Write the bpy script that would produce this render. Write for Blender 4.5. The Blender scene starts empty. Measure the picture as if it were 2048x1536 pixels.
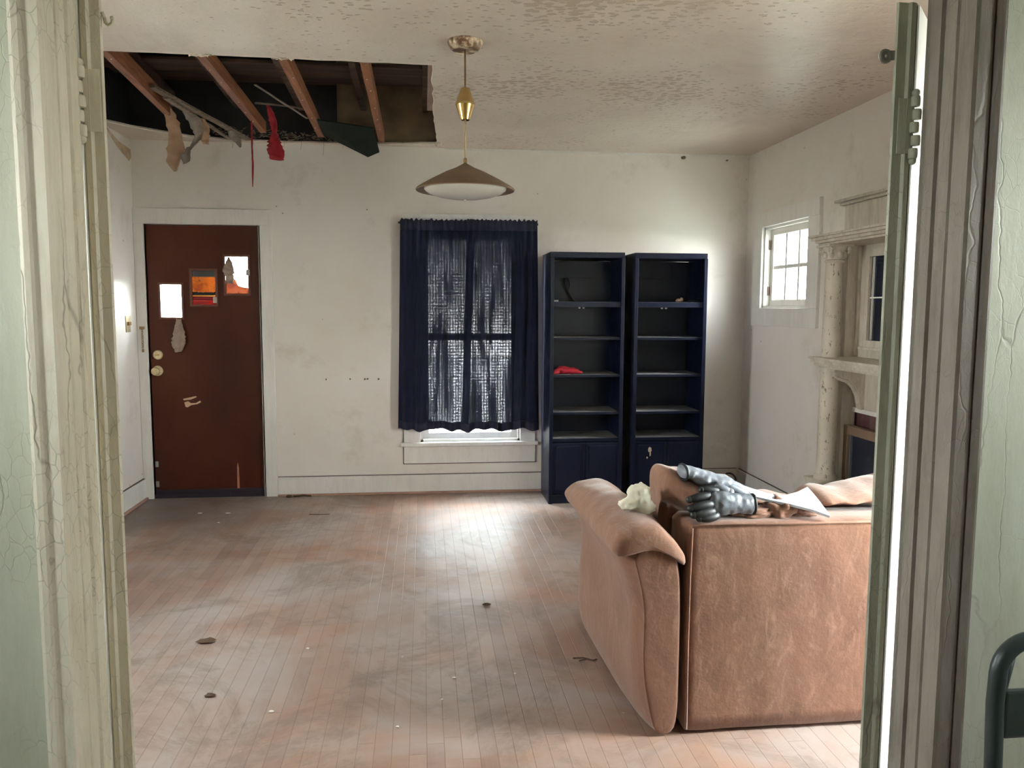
import bpy, bmesh, math, random
from mathutils import Vector, Matrix, noise as mnoise
random.seed(7)
S = bpy.context.scene
COL = S.collection
# ------------------------------------------------------------------ camera
cd = bpy.data.cameras.new('camera'); cam = bpy.data.objects.new('camera', cd); COL.objects.link(cam)
cd.sensor_width = 36.0; cd.lens = 1570.8 / 2048 * 36; cd.clip_start = 0.02; cd.clip_end = 200
PITCH, YAW, ROLL = 0.09755, 0.1116, -0.004268
fw = Vector((math.sin(YAW)*math.cos(PITCH), math.cos(YAW)*math.cos(PITCH), -math.sin(PITCH)))
rt = Vector((math.cos(YAW), -math.sin(YAW), 0)); dn = fw.cross(rt)
rt2 = rt*math.cos(ROLL) + dn*math.sin(ROLL); dn2 = -rt*math.sin(ROLL) + dn*math.cos(ROLL)
M = Matrix((rt2, -dn2, -fw)).transposed().to_4x4(); M.translation = Vector((0, 0, 1.44))
cam.matrix_world = M
S.camera = cam
# ------------------------------------------------------------------ exposure
vs = S.view_settings
vs.view_transform = 'Standard'; vs.look = 'None'; vs.gamma = 1.0; vs.use_curve_mapping = False
vs.exposure = 0.72
S.cycles.use_denoising = True
S.cycles.max_bounces = 8; S.cycles.diffuse_bounces = 5; S.cycles.transparent_max_bounces = 16
S.cycles.sample_clamp_indirect = 8.0
# ------------------------------------------------------------------ world (overcast daylight)
SKY = 42.0
w = bpy.data.worlds.new('sky'); S.world = w; w.use_nodes = True
nt = w.node_tree; nt.nodes.clear()
wo = nt.nodes.new('ShaderNodeOutputWorld'); wb = nt.nodes.new('ShaderNodeBackground')
tc = nt.nodes.new('ShaderNodeTexCoord'); sx = nt.nodes.new('ShaderNodeSeparateXYZ'); cr = nt.nodes.new('ShaderNodeValToRGB')
nt.links.new(tc.outputs['Generated'], sx.inputs[0]); nt.links.new(sx.outputs['Z'], cr.inputs[0])
cr.color_ramp.elements[0].position = 0.0; cr.color_ramp.elements[0].color = (0.97, 0.96, 0.95, 1)
cr.color_ramp.elements[1].position = 0.6; cr.color_ramp.elements[1].color = (0.88, 0.94, 1.0, 1)
nt.links.new(cr.outputs[0], wb.inputs[0]); wb.inputs[1].default_value = SKY
nt.links.new(wb.outputs[0], wo.inputs[0])

def light(name, loc, size, nrm, power=None, color=(1, 1, 1), portal=False):
    ld = bpy.data.lights.new(name, 'AREA'); ld.shape = 'RECTANGLE'; ld.size, ld.size_y = size
    ld.color = color
    if portal: ld.cycles.is_portal = True
    else: ld.energy = power
    o = bpy.data.objects.new(name, ld); COL.objects.link(o); o.location = loc
    n = Vector(nrm)
    o.rotation_euler = n.to_track_quat('-Z', 'Z' if abs(n.z) < .9 else 'Y').to_euler()
    return o
sd = bpy.data.lights.new('hazy_sun', 'SUN'); sd.energy = 2.5; sd.angle = math.radians(17); sd.color = (1, .95, .88)
so_ = bpy.data.objects.new('hazy_sun', sd); COL.objects.link(so_)
so_.rotation_euler = Vector((-.74, .20, -.64)).to_track_quat('-Z', 'Y').to_euler()
# portals: every opening through which daylight enters
# room geometry
XL, XR, YB, YF, HC = -2.085, 2.54, 6.04, 1.54, 2.623
light('portal_back_window', (0.355, 6.30, 1.21), (0.9, 1.75), (0, -1, 0), portal=True)
light('portal_small_window', (2.80, 5.36, 1.74), (0.85, 0.75), (-1, 0, 0), portal=True)
light('portal_near_window', (2.80, 2.10, 1.32), (0.95, 1.60), (-1, 0, 0), portal=True)
light('portal_added_left_window', (-2.35, 3.0, 1.475), (.7, 1.15), (1, 0, 0), portal=True)
light('portal_added_hall_left', (-1.96, .62, 1.775), (.5, .75), (1, 0, 0), portal=True)
light('portal_front_door', (-1.61, 6.30, 1.58), (0.8, 0.6), (0, -1, 0), portal=True)
light('portal_hall_right', (2.36, 0.70, 1.75), (.42, .9), (-1, 0, 0), portal=True)

# ------------------------------------------------------------------ material helpers
class Mat:
    def __init__(s, name):
        s.m = bpy.data.materials.new(name); s.m.use_nodes = True; s.t = s.m.node_tree
        s.t.nodes.clear(); s.out = s.n('ShaderNodeOutputMaterial')
        s.b = s.n('ShaderNodeBsdfPrincipled'); s.l(s.b.outputs[0], s.out.inputs[0])
        s.pos = s.n('ShaderNodeNewGeometry').outputs['Position']
    def n(s, t, **k):
        x = s.t.nodes.new(t)
        for a, v in k.items(): setattr(x, a, v)
        return x
    def l(s, a, b): s.t.links.new(a, b)
    def put(s, sock, v):
        if isinstance(v, bpy.types.NodeSocket): s.l(v, sock)
        elif isinstance(v, (tuple, list)):
            sock.default_value = tuple(v) + ((1,) if len(v) == 3 and len(sock.default_value) == 4 else ())
        else: sock.default_value = v
    def math(s, op, a, b=0.0, clamp=False):
        x = s.n('ShaderNodeMath', operation=op, use_clamp=clamp); s.put(x.inputs[0], a); s.put(x.inputs[1], b); return x.outputs[0]
    def scale(s, v, sc):
        x = s.n('ShaderNodeVectorMath', operation='MULTIPLY'); s.put(x.inputs[0], v); x.inputs[1].default_value = sc; return x.outputs[0]
    def noise(s, sc=5.0, det=4, rough=.55, vec=None, st=(1, 1, 1), dist=0.0, col=False):
        x = s.n('ShaderNodeTexNoise'); s.l(s.scale(vec or s.pos, st), x.inputs['Vector'])
        x.inputs['Scale'].default_value = sc; x.inputs['Detail'].default_value = det
        x.inputs['Roughness'].default_value = rough; x.inputs['Distortion'].default_value = dist
        return x.outputs['Color' if col else 'Fac']
    def voro(s, sc=5.0, feature='F1', vec=None, st=(1, 1, 1), rnd=1.0):
        x = s.n('ShaderNodeTexVoronoi', feature=feature); s.l(s.scale(vec or s.pos, st), x.inputs['Vector'])
        x.inputs['Scale'].default_value = sc; x.inputs['Randomness'].default_value = rnd
        return x.outputs['Distance']
    def ramp(s, f, stops, interp='LINEAR'):
        x = s.n('ShaderNodeValToRGB'); s.put(x.inputs[0], f); cr = x.color_ramp; cr.interpolation = interp
        while len(cr.elements) < len(stops): cr.elements.new(0.5)
        for e, (p, c) in zip(cr.elements, stops):
            e.position = p; e.color = (c, c, c, 1) if isinstance(c, (int, float)) else tuple(c) + (1,)
        return x.outputs[0]
    def mix(s, f, a, b, mode='MIX'):
        x = s.n('ShaderNodeMix', data_type='RGBA', blend_type=mode); s.put(x.inputs['Factor'], f)
        s.put(x.inputs[6], a); s.put(x.inputs[7], b); return x.outputs[2]
    def bump(s, h, strength=.3, dist=.01):
        x = s.n('ShaderNodeBump'); x.inputs['Strength'].default_value = strength; x.inputs['Distance'].default_value = dist
        s.l(h, x.inputs['Height']); s.l(x.outputs[0], s.b.inputs['Normal']); return x.outputs[0]
    def sep(s, v=None):
        x = s.n('ShaderNodeSeparateXYZ'); s.l(v or s.pos, x.inputs[0]); return x.outputs
    def comb(s, a, b=0.0, c=0.0):
        x = s.n('ShaderNodeCombineXYZ'); s.put(x.inputs[0], a); s.put(x.inputs[1], b); s.put(x.inputs[2], c); return x.outputs[0]
    def set(s, color=None, rough=None, metal=None, spec=None, **k):
        if color is not None: s.put(s.b.inputs['Base Color'], color)
        if rough is not None: s.put(s.b.inputs['Roughness'], rough)
        if metal is not None: s.put(s.b.inputs['Metallic'], metal)
        if spec is not None: s.put(s.b.inputs['Specular IOR Level'], spec)
        for a, v in k.items(): s.put(s.b.inputs[a.replace('_', ' ')], v)
        return s.m
MATS = {}
def simple(name, c, rough=.5, metal=0, var=.12, sc=12, bump=.1, spec=.5):
    if name in MATS: return MATS[name]
    m = Mat(name); f = m.noise(sc, 5)
    lo = tuple(max(0, x*(1-var)) for x in c); hi = tuple(min(1, x*(1+var)) for x in c)
    m.set(m.ramp(f, [(.3, lo), (.7, hi)]), rough, metal, spec)
    if bump: m.bump(m.noise(sc*6, 3), bump, .004)
    MATS[name] = m.m; return m.m

def mat_wall():
    m = Mat('wall_paint')
    c = m.ramp(m.noise(.9, 5, .6), [(.3, (.74, .675, .61)), (.55, (.80, .75, .70)), (.75, (.84, .80, .765))])
    grime = m.ramp(m.noise(2.6, 9, .72), [(.56, 0.0), (.72, .42)])
    c = m.mix(grime, c, (.50, .42, .32))
    sp = m.ramp(m.voro(6.5, rnd=1), [(.0, 1.0), (.040, 1.0), (.058, 0.0)])
    gate = m.ramp(m.noise(2.0, 3), [(.50, 0.0), (.56, .85)])
    c = m.mix(m.math('MULTIPLY', sp, gate), c, (.22, .18, .14))
    m.set(c, m.ramp(m.noise(2, 4), [(.3, .38), (.7, .50)]), spec=.4)
    m.bump(m.noise(14, 6, .6), .12, .006); return m.m
def mat_ceiling():
    m = Mat('ceiling_paint')
    base = m.ramp(m.noise(1.1, 6, .6), [(.3, (.58, .465, .395)), (.55, (.68, .57, .49)), (.75, (.75, .655, .58))])
    v = m.n('ShaderNodeVectorRotate', rotation_type='Z_AXIS'); m.l(m.pos, v.inputs['Vector']); v.inputs['Angle'].default_value = .12
    fl = m.noise(34, 3, .6, vec=v.outputs[0], st=(.55, 1, 1), dist=.6)
    px = m.sep()
    gx = m.ramp(m.math('ABSOLUTE', m.math('SUBTRACT', px[0], .75)), [(.25, 1.0), (.95, .0)])
    gy = m.ramp(m.math('MULTIPLY', px[1], .2), [(.60, 1.0), (.74, .0)])
    dens = m.math('ADD', m.math('MULTIPLY', m.ramp(m.noise(1.0, 4, .6), [(.42, 0.0), (.66, 1.0)]), .55), m.math('MULTIPLY', m.math('MULTIPLY', gx, gy), .75), clamp=True)
    right = m.ramp(m.math('MULTIPLY', m.math('ADD', px[0], 1.2), .4), [(.0, .25), (.6, 1.0)])
    vd = m.voro(36, vec=v.outputs[0], st=(.62, 1.0, 1), rnd=1.0)
    k = m.math('ADD', m.math('SUBTRACT', m.math('MULTIPLY', m.math('MULTIPLY', dens, right), .84), vd), m.math('MULTIPLY', m.math('SUBTRACT', fl, .5), .9))
    flake = m.ramp(m.math('ADD', k, .5), [(.50, 0.0), (.56, 1.0)])
    c = m.mix(m.math('MULTIPLY', flake, .85), base, (.40, .30, .22))
    stain = m.ramp(m.noise(1.5, 8, .72, st=(1, .5, 1), dist=.6), [(.50, 0.0), (.68, .6)])
    c = m.mix(stain, c, (.47, .37, .30))
    m.set(c, m.ramp(m.noise(1.5, 3), [(.35, .29), (.7, .36)]), spec=.6)
    h = m.math('ADD', m.math('MULTIPLY', m.noise(26, 5, .7, st=(.6, 1, 1)), .8), m.math('MULTIPLY', flake, -.5))
    m.bump(h, .6, .010); return m.m
def mat_floor():
    m = Mat('oak_strip_floor')
    x, y, z = m.sep()
    bx = m.math('DIVIDE', x, .057); idx = m.math('FLOOR', bx); fx = m.math('FRACT', bx)
    wn = m.n('ShaderNodeTexWhiteNoise', noise_dimensions='1D'); m.l(idx, wn.inputs['W'])
    by = m.math('ADD', m.math('DIVIDE', y, .85), m.math('MULTIPLY', wn.outputs['Value'], 7.0)); idy = m.math('FLOOR', by); fy = m.math('FRACT', by)
    w2 = m.n('ShaderNodeTexWhiteNoise', noise_dimensions='2D'); m.l(m.comb(idx, idy), w2.inputs['Vector'])
    r = w2.outputs['Value']
    c = m.ramp(r, [(0, (.215, .115, .08)), (.4, (.29, .168, .118)), (.8, (.33, .20, .143)), (1, (.27, .12, .07))])
    grain = m.noise(55, 5, .7, vec=m.comb(m.math('ADD', x, m.math('MULTIPLY', r, 9.0)), m.math('MULTIPLY', y, .055), z))
    c = m.mix(m.ramp(grain, [(.42, .0), (.62, .55)]), c, (.27, .155, .10))
    haze = m.ramp(m.noise(1.0, 7, .62, dist=.5), [(.40, .05), (.50, .50), (.60, .88)])
    c = m.mix(haze, c, (.36, .295, .27))
    red = m.ramp(m.noise(1.5, 3, .5, dist=.3), [(.54, 0.0), (.66, .60)])
    c = m.mix(red, c, (.33, .165, .10))
    # dark dirt by the front door
    dx = m.math('MULTIPLY', m.math('ADD', x, 1.75), .62); dy = m.math('MULTIPLY', m.math('SUBTRACT', y, 5.55), .95)
    d = m.math('SQRT', m.math('ADD', m.math('MULTIPLY', dx, dx), m.math('MULTIPLY', dy, dy)))
    dm = m.ramp(m.math('ADD', d, m.math('MULTIPLY', m.noise(2.4, 6, .65), .7)), [(.38, .85), (.95, 0.0)])
    c = m.mix(dm, c, (.15, .125, .115))
    sm = m.ramp(m.noise(2.3, 9, .75, dist=.8), [(.49, 0.0), (.62, .66)])
    c = m.mix(sm, c, (.17, .12, .095))
    spk = m.math('MULTIPLY', m.ramp(m.voro(9), [(.03, 1.0), (.05, 0.0)]), m.ramp(m.noise(3, 2), [(.5, 0.0), (.6, .7)]))
    c = m.mix(spk, c, (.62, .56, .50))
    gx = m.math('MINIMUM', fx, m.math('SUBTRACT', 1.0, fx))
    gy = m.math('MULTIPLY', m.math('MINIMUM', fy, m.math('SUBTRACT', 1.0, fy)), 14.0)
    gap = m.ramp(m.math('MINIMUM', gx, gy), [(.0, 1.0), (.035, 0.0)])
    c = m.mix(m.math('MULTIPLY', gap, .55), c, (.12, .075, .05))
    m.set(c, m.ramp(m.noise(3.2, 6, .6), [(.3, .42), (.7, .58)]), spec=.45)
    h = m.math('ADD', m.math('MULTIPLY', gap, -1.0), m.math('MULTIPLY', grain, .35))
    h = m.math('ADD', h, m.math('MULTIPLY', r, .25))
    m.bump(h, .35, .003); return m.m
def mat_aged(name, lo, mid, hi, dirt=(.28, .22, .15), crackle=1.0, dirtamt=.55, rough=(.35, .6)):
    m = Mat(name)
    c = m.ramp(m.noise(5, 7, .65, st=(1, 1, .35)), [(.28, lo), (.5, mid), (.72, hi)])
    g = m.ramp(m.noise(24, 7, .78, st=(1, 1, .16)), [(.46, 0.0), (.66, dirtamt)])
    c = m.mix(g, c, dirt)
    w_ = m.n('ShaderNodeVectorMath', operation='ADD'); m.l(m.pos, w_.inputs[0])
    nz = m.scale(m.noise(9, 3, col=True), (.05, .05, .05)); m.l(nz, w_.inputs[1])
    cr1 = m.ramp(m.voro(9, 'DISTANCE_TO_EDGE', vec=w_.outputs[0], st=(1.0, 1.0, .14)), [(.0, 1.0), (.018, 0.0)])
    cr2 = m.ramp(m.voro(42, 'DISTANCE_TO_EDGE', vec=w_.outputs[0], st=(1, 1, .5)), [(.0, 1.0), (.03, 0.0)])
    gate = m.ramp(m.noise(4, 3), [(.48, 0.0), (.62, 1.0)])
    gate2 = m.ramp(m.noise(3, 3, vec=m.scale(m.pos, (1, 1, .6))), [(.47, 0.0), (.6, .8)])
    k = m.math('MAXIMUM', m.math('MULTIPLY', cr1, gate2), m.math('MULTIPLY', m.math('MULTIPLY', cr2, gate), .45))
    k = m.math('MULTIPLY', k, crackle)
    c = m.mix(m.math('MULTIPLY', k, .8), c, (.16, .12, .085))
    m.set(c, m.ramp(m.noise(7, 4), [(.3, rough[0]), (.7, rough[1])]), spec=.4)
    h = m.math('SUBTRACT', m.math('MULTIPLY', m.noise(60, 5, .7, st=(1, 1, .4)), .5), k)
    m.bump(h, .5, .003); return m.m
def mat_cloth(name, c, rough=.85, sc=60, var=.2, sheen=.2, brush=None, bumpd=.004):
    m = Mat(name)
    lo = tuple(x*(1-var) for x in c); hi = tuple(min(1, x*(1+var)) for x in c)
    f = m.noise(3.2, 9, .68, dist=1.4)
    cc = m.ramp(f, [(.30, lo), (.5, c), (.70, hi)])
    if brush:
        b = m.ramp(m.noise(14, 7, .7, st=(1, 1, .35), dist=2.0), [(.50, 0.0), (.66, .55)])
        cc = m.mix(b, cc, brush)
        s2 = m.math('MULTIPLY', m.ramp(m.voro(60), [(.10, 1.0), (.16, 0.0)]), m.ramp(m.noise(5, 3), [(.58, 0.0), (.66, .6)]))
        cc = m.mix(s2, cc, tuple(min(1, x*1.7) for x in c))
    m.set(cc, rough, spec=.25); m.b.inputs['Sheen Weight'].default_value = sheen
    m.bump(m.math('ADD', m.noise(sc, 4, .6), m.math('MULTIPLY', m.noise(7, 5, .6, dist=1.0), 1.2)), .35, bumpd)
    return m.m
def mat_wood(name, c, dark, st=(1, .06, 1), sc=40, rough=.6):
    m = Mat(name); f = m.noise(sc, 5, .65, st=st, dist=.4)
    cc = m.ramp(f, [(.35, c), (.62, dark)]); g = m.ramp(m.noise(6, 4), [(.5, 0.0), (.75, .5)])
    cc = m.mix(g, cc, tuple(x*.55 for x in c)); m.set(cc, rough, spec=.3); m.bump(f, .25, .003); return m.m

WALL = mat_wall(); CEIL = mat_ceiling(); FLOOR = mat_floor()
TRIMW = mat_aged('white_trim_paint', (.74, .71, .66), (.78, .755, .71), (.81, .79, .75), crackle=.15, dirtamt=.12, rough=(.3, .45))
MANT = mat_aged('old_mantel_paint', (.50, .44, .37), (.60, .54, .46), (.68, .62, .55), crackle=.5, dirtamt=.5, dirt=(.30, .24, .18))
AGED = mat_aged('aged_cream_paint', (.68, .62, .48), (.78, .715, .57), (.84, .79, .66), dirt=(.50, .43, .29), dirtamt=.40)
AGEDR = mat_aged('shade_darkened_casing_paint', (.155, .132, .108), (.20, .172, .142), (.25, .22, .185), dirt=(.10, .075, .05), dirtamt=.6)  # darker copy of the casing paint, right side's shade put into the colour
AGEDG = mat_aged('green_grey_leaf_paint', (.36, .37, .29), (.43, .44, .35), (.50, .51, .42), dirt=(.22, .22, .15), dirtamt=.55)  # green-grey, darker than the left leaf's cream
GREEN = mat_aged('crackled_green_wall_paint', (.52, .52, .41), (.60, .605, .49), (.64, .645, .56), dirt=(.42, .42, .30), dirtamt=.25, crackle=.6, rough=(.3, .5))
COLP = Mat('flaking_column_paint')
_c = COLP.ramp(COLP.noise(6, 5), [(.3, (.50, .44, .36)), (.7, (.60, .54, .45))])
_k = COLP.ramp(COLP.noise(48, 4, .7, st=(1, 1, .45)), [(.60, 0.0), (.64, 1.0)])
COLP.set(COLP.mix(_k, _c, (.20, .15, .11)), .6); COLP.bump(COLP.math('MULTIPLY', _k, -1.0), .6, .004); COLP = COLP.m
DOORM = Mat('brown_door_paint')
_c = DOORM.ramp(DOORM.noise(1.6, 6, .6, st=(1, 1, .6)), [(.3, (.046, .009, .004)), (.55, (.070, .015, .006)), (.75, (.088, .023, .010))])
_s = DOORM.math('MULTIPLY', DOORM.ramp(DOORM.voro(16), [(.03, 1.0), (.05, 0.0)]), DOORM.ramp(DOORM.noise(2.2, 2), [(.56, 0.0), (.62, .7)]))
DOORM.set(DOORM.mix(_s, _c, (.30, .22, .17)), DOORM.ramp(DOORM.noise(3, 3), [(.3, .38), (.7, .52)]), spec=.25); DOORM.bump(DOORM.noise(30, 4), .1, .003); DOORM = DOORM.m
SHELF = Mat('black_laminate')
_c = SHELF.ramp(SHELF.noise(3, 5), [(.3, (.003, .005, .017)), (.7, (.006, .009, .028))])
_s = SHELF.ramp(SHELF.noise(70, 3, .8, st=(1, 1, .3)), [(.72, 0.0), (.76, .4)])
SHELF.set(SHELF.mix(_s, _c, (.10, .10, .11)), SHELF.ramp(SHELF.noise(8, 4), [(.3, .32), (.7, .44)]), spec=.25); SHELF.bump(SHELF.noise(90, 3), .06, .002); SHELF = SHELF.m
DUSTY = Mat('dusty_black_shelf_top')
_c = DUSTY.ramp(DUSTY.noise(9, 6, .7), [(.35, (.14, .14, .15)), (.7, (.36, .35, .34))])
DUSTY.set(_c, .38, spec=.6); DUSTY = DUSTY.m
SOFA = mat_cloth('tan_microfibre', (.205, .093, .054), brush=(.33, .18, .12), sheen=.35, var=.22)
CUSH = mat_cloth('tan_cushion_microfibre', (.235, .115, .072), brush=(.34, .195, .135), sheen=.35, var=.15)
GLOVE = simple('grey_glove_leather', (.13, .145, .165), .42, var=.3, sc=30, bump=.2)
GLOVEL = simple('pale_grey_glove_leather', (.22, .24, .275), .38, var=.15, sc=30, bump=.2)
GLOVEB = simple('black_glove_rubber', (.012, .014, .016), .45, sc=40)
PAPER = simple('cream_tissue', (.80, .76, .62), .8, var=.06, sc=30)
FOAM = simple('white_foam_board', (.62, .66, .73), .55, var=.04, sc=10)
BRASS = simple('polished_brass', (.85, .58, .22), .22, 1, var=.1, sc=20, bump=.03)
DBRASS = simple('tarnished_brass', (.33, .22, .11), .45, .75, var=.25, sc=20)
BRONZE = simple('brown_lamp_enamel', (.145, .092, .05), .5, .2, var=.18, sc=9)
OPAL = simple('opal_glass', (.56, .52, .47), .25, var=.05, sc=8, bump=0)
KNOBM = simple('aged_brass_lock', (.72, .60, .36), .32, .6, var=.2, sc=60)
JOIST = mat_wood('red_brown_joist_wood', (.29, .105, .045), (.16, .055, .022))
LATH = mat_wood('grey_brown_lath', (.24, .18, .13), (.12, .085, .06), st=(.06, 1, 1))
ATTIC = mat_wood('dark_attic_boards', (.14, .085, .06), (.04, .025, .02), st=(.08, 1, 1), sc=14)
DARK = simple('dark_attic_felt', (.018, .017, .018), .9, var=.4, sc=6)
OLIVE = simple('brown_sheathing', (.20, .14, .085), .85, var=.35, sc=6)
KRAFT = simple('kraft_paper', (.42, .27, .17), .8, var=.2, sc=12)
GREYP = simple('grey_torn_paper', (.24, .20, .165), .85, var=.2, sc=12)
PLASTER = simple('torn_plaster_edge', (.62, .52, .43), .9, var=.2, sc=40)
RED = simple('red_cloth', (.27, .005, .012), .75, var=.3, sc=25)
REDG = simple('red_glove_fabric', (.42, .006, .02), .7, var=.2, sc=30)
BLACK = simple('black_rubber_cable', (.012, .012, .014), .5)
STEEL = simple('dull_steel', (.42, .41, .38), .4, .7, var=.15, sc=40)
CHAIRM = simple('dark_green_tube_enamel', (.022, .032, .030), .4, .1, var=.15, sc=20)
CHAIRP = simple('beige_seat_vinyl', (.42, .34, .27), .6)
TAN = simple('bare_tan_veneer', (.58, .40, .26), .7, var=.12, sc=14)
ORG = simple('bare_orange_veneer', (.40, .16, .085), .7, var=.12, sc=14)
RAG = simple('tan_peeled_film', (.30, .22, .17), .6, var=.2, sc=25)
SWEEP = simple('dark_door_sweep', (.02, .012, .022), .6)
TILE = simple('maroon_hearth_tile', (.10, .040, .036), .35, var=.25, sc=7)
COVERP = simple('navy_cover_panel', (.008, .010, .024), .5)
COVERW = simple('brown_cover_frame', (.20, .13, .085), .55)
DGLASS = simple('dark_mirror_glass', (.006, .012, .028), .06, var=.2, bump=0, spec=.7)
GRASS = simple('lawn_grass', (.38, .40, .34), .9, var=.5, sc=3)
LEAF = simple('tree_foliage', (.09, .15, .035), .8, var=.5, sc=5)
BARK = simple('tree_bark', (.12, .09, .065), .9)
SIDING = simple('outer_siding', (.5, .48, .44), .8)
DRYLEAF = simple('dry_leaf', (.085, .045, .022), .8)
CHIP = simple('white_paint_chip', (.80, .77, .72), .7)

def mat_glass():
    m = Mat('window_glass'); m.t.nodes.remove(m.b)
    tr = m.n('ShaderNodeBsdfTransparent'); gl = m.n('ShaderNodeBsdfGlossy'); gl.inputs['Roughness'].default_value = .05
    f = m.n('ShaderNodeLayerWeight'); f.inputs[0].default_value = .15
    mx = m.n('ShaderNodeMixShader'); m.l(m.math('MULTIPLY', f.outputs['Fresnel'], .6), mx.inputs[0]); m.l(tr.outputs[0], mx.inputs[1]); m.l(gl.outputs[0], mx.inputs[2])
    tr.inputs[0].default_value = (.93, .96, .95, 1); m.l(mx.outputs[0], m.out.inputs[0]); return m.m
GLASS = mat_glass()
def mat_film(name, kind):
    m = Mat(name); m.t.nodes.remove(m.b)
    x, y, z = m.sep()
    n = m.noise(16, 5, .6, dist=1.0)
    if kind == 'scene':   # amber sky, dark tree line, red bands, as on the door's middle light
        zz = m.math('ADD', z, m.math('MULTIPLY', m.math('SUBTRACT', m.noise(45, 3, .6, st=(1, 1, .4)), .5), .03))
        amber = m.ramp(n, [(.35, (.10, .035, .008)), (.52, (.16, .07, .015)), (.7, (.03, .012, .004))])
        t = m.math('DIVIDE', m.math('SUBTRACT', z, 1.446), .255)
        t2 = m.math('DIVIDE', m.math('SUBTRACT', zz, 1.446), .255)
        lo = m.ramp(t, [(0, (.10, .008, .006)), (.11, (.14, .03, .02)), (.13, (.06, .004, .006)), (.17, (.09, .006, .01)), (.19, (.05, .004, .006)), (.225, (.09, .008, .01)), (.25, (.14, .09, .03)), (.28, (.003, .002, .002))], 'CONSTANT')
        top = m.ramp(t, [(.80, 0.0), (.82, 1.0)])
        isam = m.ramp(t2, [(.36, 0.0), (.38, 1.0)])
        c = m.mix(isam, lo, amber); c = m.mix(top, c, (.035, .032, .03))
    else:
        c = m.ramp(n, [(.35, (.09, .025, .012)), (.5, (.15, .06, .02)), (.7, (.03, .008, .004))])
    tl = m.n('ShaderNodeBsdfTranslucent'); tr = m.n('ShaderNodeBsdfTransparent'); m.l(c, tr.inputs[0]); m.l(c, tl.inputs[0])
    gl = m.n('ShaderNodeBsdfGlossy'); gl.inputs['Roughness'].default_value = .15
    a = m.n('ShaderNodeMixShader'); a.inputs[0].default_value = .5; m.l(tl.outputs[0], a.inputs[1]); m.l(tr.outputs[0], a.inputs[2])
    b = m.n('ShaderNodeMixShader'); b.inputs[0].default_value = .04; m.l(a.outputs[0], b.inputs[1]); m.l(gl.outputs[0], b.inputs[2])
    m.l(b.outputs[0], m.out.inputs[0]); return m.m
FILM = mat_film('amber_scene_film', 'scene'); FILM2 = mat_film('amber_film_scrap', 'scrap')
def mat_curtain():
    m = Mat('navy_curtain_cloth')
    m.set(m.ramp(m.noise(8, 4), [(.3, (.006, .008, .022)), (.7, (.011, .013, .034))]), .85, spec=.15)
    m.b.inputs['Sheen Weight'].default_value = .08
    x_, y_, z_ = m.sep(); wob = m.math('MULTIPLY', m.noise(30, 3, .6), 6.0)
    h = m.math('SINE', m.math('ADD', m.math('MULTIPLY', z_, 270.0), wob)); v = m.math('SINE', m.math('ADD', m.math('MULTIPLY', x_, 300.0), wob))
    k = m.math('MULTIPLY', m.math('ADD', m.math('MULTIPLY', h, .42), .55), m.math('ADD', m.math('MULTIPLY', v, .42), .55))
    k = m.math('MULTIPLY', k, m.ramp(m.noise(60, 2, .6), [(.3, .8), (.7, 2.2)]))
    k = m.math('MULTIPLY', k, 1.55)
    g = m.ramp(m.noise(15, 3, .6, st=(1, .0, .10), dist=.6), [(.40, .04), (.60, 1.0)])
    zz = m.sep()[2]; g2 = m.ramp(m.math('DIVIDE', zz, 2.2), [(.30, 1.0), (.48, .80), (.60, .34), (.78, .14), (.90, .02)])  # light fading towards the top, put into the cloth's transparency
    k = m.math('MULTIPLY', k, m.math('MULTIPLY', g, g2))
    tr = m.n('ShaderNodeBsdfTransparent'); tr.inputs[0].default_value = (.92, .92, 1.0, 1)
    mx = m.n('ShaderNodeMixShader'); m.l(m.math('MULTIPLY', k, .016), mx.inputs[0])
    m.l(m.b.outputs[0], mx.inputs[1]); m.l(tr.outputs[0], mx.inputs[2]); m.l(mx.outputs[0], m.out.inputs[0])
    m.bump(m.noise(120, 2), .2, .002); return m.m
CURT = mat_curtain()
HEM = simple('navy_curtain_hem', (.010, .011, .032), .85, sc=20)

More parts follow.
